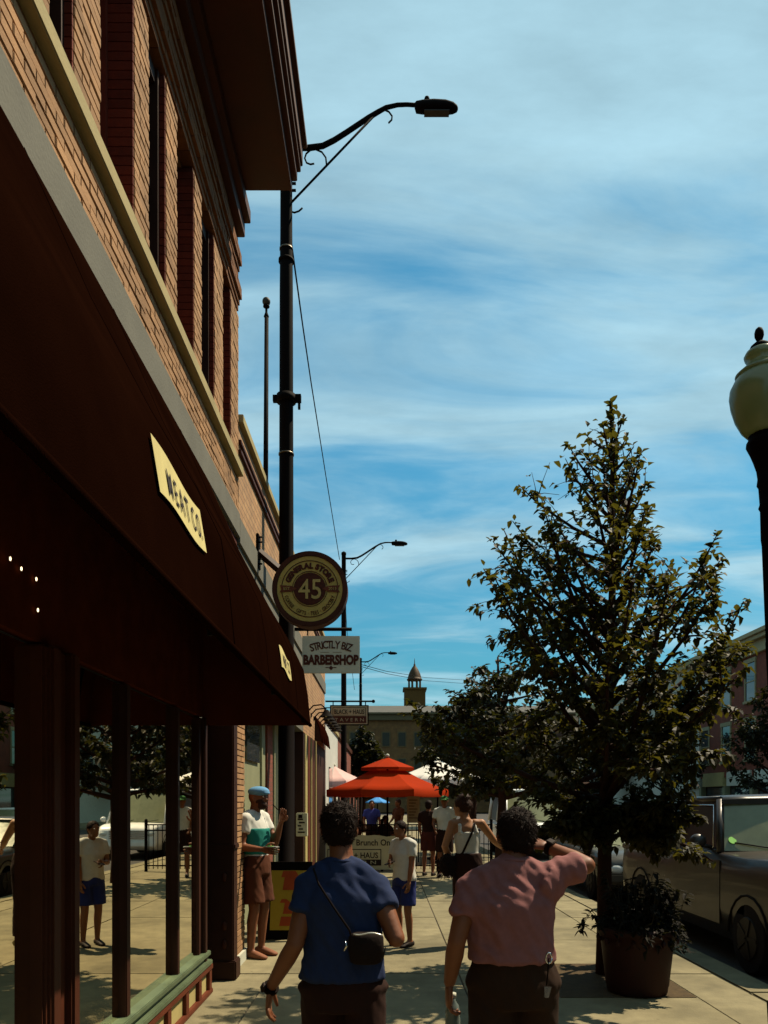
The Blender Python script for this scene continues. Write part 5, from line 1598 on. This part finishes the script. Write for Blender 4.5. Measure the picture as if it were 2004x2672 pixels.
BG.part('strap', MB().tube([bgp + Vector((.07, .01, .0)), back(1000, 2490, -.05), back(1006, 2480, .04)], [(.011, .0025)] * 3, 8, side=Vector((0, 0, 1))), bag_m)
bk = MB().tube([bgp + Vector((-.085, -.03, .035)), bgp + Vector((-.078, -.034, .015)), bgp + Vector((-.088, -.03, -.005))], .005, 6)
BG.part('buckle', bk, chrome)
# --- man in the pink T-shirt, shading his eyes
Y2 = 3.25
J = dict(head=I(1347, 2182, 3.32), neck=I(1338, 2246, 3.27), chest=I(1326, 2355, 3.25), waist=I(1334, 2455, 3.25), pel=I(1339, 2560, 3.26),
         sl=I(1228, 2322, 3.25), sr=I(1408, 2292, 3.25), el=I(1192, 2456, 3.20), wl=I(1172, 2570, 3.30), er=I(1530, 2258, 3.28), wr=I(1424, 2207, 3.42))
for q, px, dy in (('l', 1282, -.12), ('r', 1398, .16)):
    J['h' + q] = I(px, 2595, 3.26); J['k' + q] = Vector((J['h' + q].x, 3.28 + dy * .5, .45)); J['a' + q] = Vector((J['h' + q].x, 3.26 + dy, .083))
pink_t = M('pink_cotton', (.20, .080, .076), .9, var=.14, scale=30, bump=.15, bscale=400, spec=.2)
olive_tr = M('dark_olive_cloth', (.022, .0085, .0028), .9, var=.25, scale=30, bump=.15, bscale=300, spec=.2)
P2 = person('person', 'person in a pink T-shirt walking away, one arm raised to the brow', J, fw,
            dict(k=.97, w=1.04, vox=.009, cvox=.009, skin=skin_b, shirt=pink_t, hem=I(1336, 2505, 3.25), hemw=.185, midw=.178, waistw=.176, chestw=.196, sleeve=.55, sleeve_r=.86, cuff=.068, shorts=olive_tr, hipw=.205, waistband=I(1338, 2485, 3.26), short_len=1.0,
                 hair=hair_k, strands=3500, seed=8, wr=.015, hand_l=(Vector((-.02, .05, -1)), Vector((1, .1, 0)), Vector((0, 1, 0)), 1.0), hand_r=(Vector((-.8, .35, .1)), Vector((0, .5, -1)), Vector((0, 1, .3)), .35),
                 drape_r=([I(1405, 2300, 3.25), I(1436, 2320, 3.25), I(1448, 2345, 3.25)], [.10, .075, .04])))
watch(P2, J['wr'].lerp(J['er'], .12), J['wr'] - J['er'], .034, black, Vector((0, -.6, 1)))
ky = MB(); kp = I(1432, 2500, 3.10)
ky.tube([kp, kp + Vector((-.004, -.005, -.05)), kp + Vector((-.01, -.004, -.11))], .003, 5)
KY = Thing('keychain', 'small metal keys clipped to the belt of the olive shorts', 'keys', kp)
KY.part('clip', MB().tube([kp + Vector((.012 * cos(a_), 0, .022 * math.sin(a_))) for a_ in [2 * pi * i / 12 for i in range(13)]], .004, 6), chrome)
KY.part('cord', ky, black)
for i in range(3):
    KY.part('key', MB().obox(kp + Vector((-.012 + .004 * i, -.006 - .003 * i, -.135)), (.007, 0, 0), (0, .001, 0), (0.003 * i, 0, .022)), chrome)
hb_ = I(1174, 2640, 3.33)
BT = Thing('water_bottle', 'clear water bottle held low by the person in the pink T-shirt', 'bottle', hb_ + Vector((0.015, .03, -.16)))
BT.part('bottle', MB().lathe([(.028, 0), (.033, .01), (.033, .12), (.030, .14), (.033, .15), (.026, .18), (.013, .2), (.013, .22)], BT.L, 20), M('bottle_plastic', (.16, .20, .19), .12, var=.15, trans=.35))
BT.part('cap', MB().lathe([(.015, .215), (.015, .235)], BT.L, 14), white_p)
# --- man leaning by the brick corner with a flat cap
fr_ = Vector((.93, -.36, 0))
J, k = skeleton(-1.372, 8.12, 1.80, fr_, {'l': ((-.02, .12, -.27), (.05, .10, .235)), 'r': ((.05, -.02, -.285), (-.02, .245, -.02))}, lean=(0, -.02))
teal = M('teal_cotton', (.012, .16, .13), .9, var=.15, spec=.2)
white_t = M('white_cotton', (.50, .49, .44), .9, var=.08, scale=20, spec=.2)
brown_s = M('brown_shorts_cloth', (.07, .02, .007), .9, var=.2, spec=.2)
P3 = person('person', 'bearded person in a flat blue cap and teal banded T-shirt at the brick corner', J, fr_,
            dict(k=k, vox=.014, skin=skin_b, shirt=white_t, hem=J['pel'] - UP * .02, sleeve=.5, shorts=brown_s, short_len=.85, legw=.115, shoes=True, shoe=M('sandal_brown', (.18, .07, .035), .7), eyes=True, wr=.005, seed=5))
bnd = MB(); f_ = fr_; s_ = Vector((f_.y, -f_.x, 0))
torso(bnd, J, s_, f_, [(J['waist'] - UP * .03, .160 * k, .126 * k), (J['waist'] + UP * .05, .172 * k, .13 * k), (J['chest'], .186 * k, .134 * k), (J['chest'] + UP * .045, .186 * k, .13 * k)])
m2 = union(bnd, .014, 2, .5, wrinkle(4, .004))
for v in m2.vertices: v.co -= P3.L
m2.materials.append(teal)
P3.part('chest_band', m2, None)
cap_m = M('blue_cap_cloth', (.10, .24, .40), .85, var=.15)
hc = J['head'] + UP * .065 * k
R_ = Matrix((s_, f_, UP)).transposed()
cpm = MB().ell(hc + f_ * .012, .098 * k, .118 * k, .056 * k, 18, 10, R_).ell(hc + f_ * .085 - UP * .018, .07 * k, .055 * k, .016 * k, 14, 8, R_)
m2 = union(cpm, .009, 3)
for v in m2.vertices: v.co -= P3.L
m2.materials.append(cap_m); P3.part('flat_cap', m2, None)
brd = MB().ell(J['head'] - UP * .075 * k + f_ * .052 * k, .056 * k, .056 * k, .05 * k, 14, 10, R_).ell(J['head'] - UP * .035 * k + f_ * .03 * k, .068 * k, .06 * k, .04 * k, 14, 8, R_)
m2 = union(brd, .009, 2, .5, lambda p: .004 * noise.noise(p * 70))
for v in m2.vertices: v.co -= P3.L
m2.materials.append(hair_br); P3.part('beard', m2, None)
hp = J['wr'] + f_ * .10 * k + UP * .03
ph = Thing('phone', 'small phone with a green light held by the person in the flat cap', 'phone', hp)
ph.part('phone_body', MB().obox(hp, f_ * .065, s_ * .035, UP * .006), M('phone_grey', (.3, .3, .28), .3), bevel=.003)
ph.part('screen', MB().obox(hp + UP * .008 - f_ * .02, f_ * .028, s_ * .028, UP * .001), M('phone_green', (.12, .42, .05), .3))
vp = J['wl'] + UP * .09 * k
single('vape_pen', 'thin dark pen held near the mouth of the person in the flat cap', 'pen', MB().tube([vp, vp - f_ * .10 + UP * .09], .006, 8), black, vp)
# --- boy in the white T-shirt
fb = Vector((-.75, -.66, 0))
J, k = skeleton(.205, 8.72, 1.43, fb, {'l': ((-.02, .04, -.28), (.0, .05, -.235)), 'r': ((.03, .05, -.27), (-.16, .17, .02))}, lean=(0, .02))
J['head'] = J['head'] + fb * .03 - UP * .01
navy = M('navy_shorts_cloth', (.014, .022, .11), .85, var=.2, spec=.2)
P4 = person('person', 'dark haired boy in a white T-shirt and navy shorts looking down at a phone', J, fb,
            dict(k=k * .98, w=1.08, vox=.012, skin=skin_a, shirt=white_t, hem=J['pel'] - UP * .03, hemw=.20, midw=.185, waistw=.17, sleeve=.6, cuff=.068, shorts=navy, short_len=.82, legw=.108, hipw=.150, waistband=J['pel'] + UP * .02, hair=hair_k, strands=300, eyes=True, seed=6, wr=.006, hf=fb))
hp = J['wr'] + fb * .06 + UP * .0 + Vector((.05, -.05, 0))
ph2 = Thing('phone', 'black phone in the hand of the boy in the white T-shirt', 'phone', hp)
ph2.part('phone_body', MB().obox(hp, Vector((.05, .02, .02)), Vector((-.012, .03, 0)), Vector((0, 0, .005))), ink, bevel=.002)
# --- woman in the white tank top
fk = Vector((-.10, .99, 0))
J, k = skeleton(.93, 8.72, 1.71, fk, {'l': ((-.10, -.05, -.26), (.09, .12, -.19)), 'r': ((.17, .08, -.20), (.14, .16, -.10))}, lean=(-.01, .03), bh=.17)
J['neck'] += Vector((-.01, 0, -.01)); J['head'] = J['head'] + Vector((-.05, .02, -.015))
hh_ = J['head']
P5 = person('person', 'person in a white tank top with a dark crossbody strap and pinned up brown hair', J, fk,
            dict(k=k, w=.96, vox=.012, skin=skin_c, tank=white_t, hem=J['pel'] + UP * .10, shorts=dark_tr, short_len=1.2, hipw=.185, waistband=J['pel'] + UP * .13, hair=hair_br, hairw=1.08, strands=700, strandL=1.8, seed=9, hf=Vector((-.75, .66, 0)),
                 hair_extra=[(hh_ + Vector((.03, -.03, .10)), .07, .07, .055, 14, 8), (hh_ + Vector((.06, -.05, .02)), .06, .06, .07, 14, 8)], shoe=M('olive_shoe', (.2, .16, .08), .8)))
CB = Thing('crossbody_bag', 'dark crossbody bag with a long strap worn over the white tank top', 'bag', J['pel'] + Vector((-.24, -.06, .0)))
bc = CB.L
st_ = [J['neck'] + Vector((.085, .02, -.02)), J['neck'] + Vector((.09, -.085, -.06)), J['chest'] + Vector((.035, -.135, .03)), J['waist'] + Vector((-.07, -.130, .0)), bc + Vector((.06, -.04, .09))]
CB.part('strap', MB().tube(st_, [(.014, .004)] * 5, 8, side=Vector((.7, 0, .7))), bag_m)
pm_ = union(MB().ell((0, 0, 0), .10, .06, .13, 14, 10), .012, 2, .5, lambda p: .018 * noise.noise(p * 30))
pm_.materials.append(M('shaggy_bag', (.010, .005, .003), .95)); pm_.name = 'pouch'
CB.part('pouch', pm_, None)
fr2 = MB(); rn = random.Random(2)
for i in range(160):
    a_ = rn.uniform(0, 2 * pi); z_ = rn.uniform(-.12, .08); p = bc + Vector((.095 * cos(a_), .055 * math.sin(a_), z_)); d_ = Vector((cos(a_) * .5, math.sin(a_) * .5, -1)) * rn.uniform(.04, .09)
    fr2.add([p - Vector((.005, 0, 0)), p + Vector((.005, 0, 0)), p + d_], [(0, 1, 2)])
CB.part('fringe', fr2, M('shaggy_bag', (.010, .005, .003), .95), kind='stuff', recalc=False)
# --- far figures
def far_person(label, px, Y, h, f, shirt, shorts, hair, arms=None, sl=1.2, skin=skin_b, seat=False, group='people on and near the tavern patio', **kw):
    arms = arms or {'l': ((-.05, .05, -.27), (.0, .12, -.2)), 'r': ((.05, .05, -.27), (-.05, .16, -.12))}
    J, k = skeleton((px - 1008) / 2000 * Y, Y, h, f, arms)
    if seat:
        f = Vector(f).normalized()
        for n_ in J:
            if n_[0] in 'pwcnse' or n_ == 'head' or n_[0] == 'h': J[n_] = J[n_] - UP * .44 * k
        for q in 'lr':
            J['k' + q] = J['h' + q] + f * .42 * k + UP * .02; J['a' + q] = J['k' + q] - UP * (J['k' + q].z - .083)
    d = dict(k=k, vox=.022, cvox=.02, skin=skin, shirt=shirt, hem=J['pel'] - UP * .02, shorts=shorts, short_len=sl, seed=int(px))
    if hair is not None: d.update(hair=hair, strands=60)
    d.update(kw)
    return person('person', label, J, f, d, group), J, k
lt_t = M('pale_grey_cotton', (.52, .52, .47), .9, var=.1, spec=.2)
P6, J6, k6 = far_person('person in a pale short sleeved shirt and green cap standing by the patio fence', 1160, 16.6, 1.76, (-.2, -1, 0), lt_t, dark_tr, None, sl=.9)
R_ = Matrix.Identity(3)
cg = union(MB().ell(J6['head'] + UP * .055, .092, .105, .07, 16, 8).ell(J6['head'] + UP * .035 + Vector((-.02, -.13, 0)), .065, .06, .012, 12, 6), .012, 2)
for v in cg.vertices: v.co -= P6.L
cg.materials.append(M('green_cap_cloth', (.05, .16, .05), .85)); P6.part('cap', cg, None)
maroon = M('maroon_cloth', (.06, .014, .010), .9, var=.2)
far_person('person in dark maroon clothes standing left of the green capped person', 1118, 16.9, 1.66, (.3, .9, 0), dark_tr, maroon, hair_k, sl=.8)
sb_ = M('blue_violet_cotton', (.035, .045, .22), .9)
far_person('person in a dark blue shirt standing under the orange umbrella', 970, 21.5, 1.66, (0, -1, 0), sb_, dark_tr, hair_k)
far_person('person in dark clothes sitting under the orange umbrella', 1005, 19.6, 1.7, (.6, -.8, 0), dark_tr, dark_tr, hair_k, seat=True)
far_person('person in a brown shirt standing behind the menu board under the orange umbrella', 1040, 22.3, 1.7, (-.7, -.5, 0), brown_s, dark_tr, hair_br)
far_person('person in dark red seated at the left of the patio', 925, 19.3, 1.7, (.8, -.5, 0), maroon, dark_tr, hair_k, seat=True)
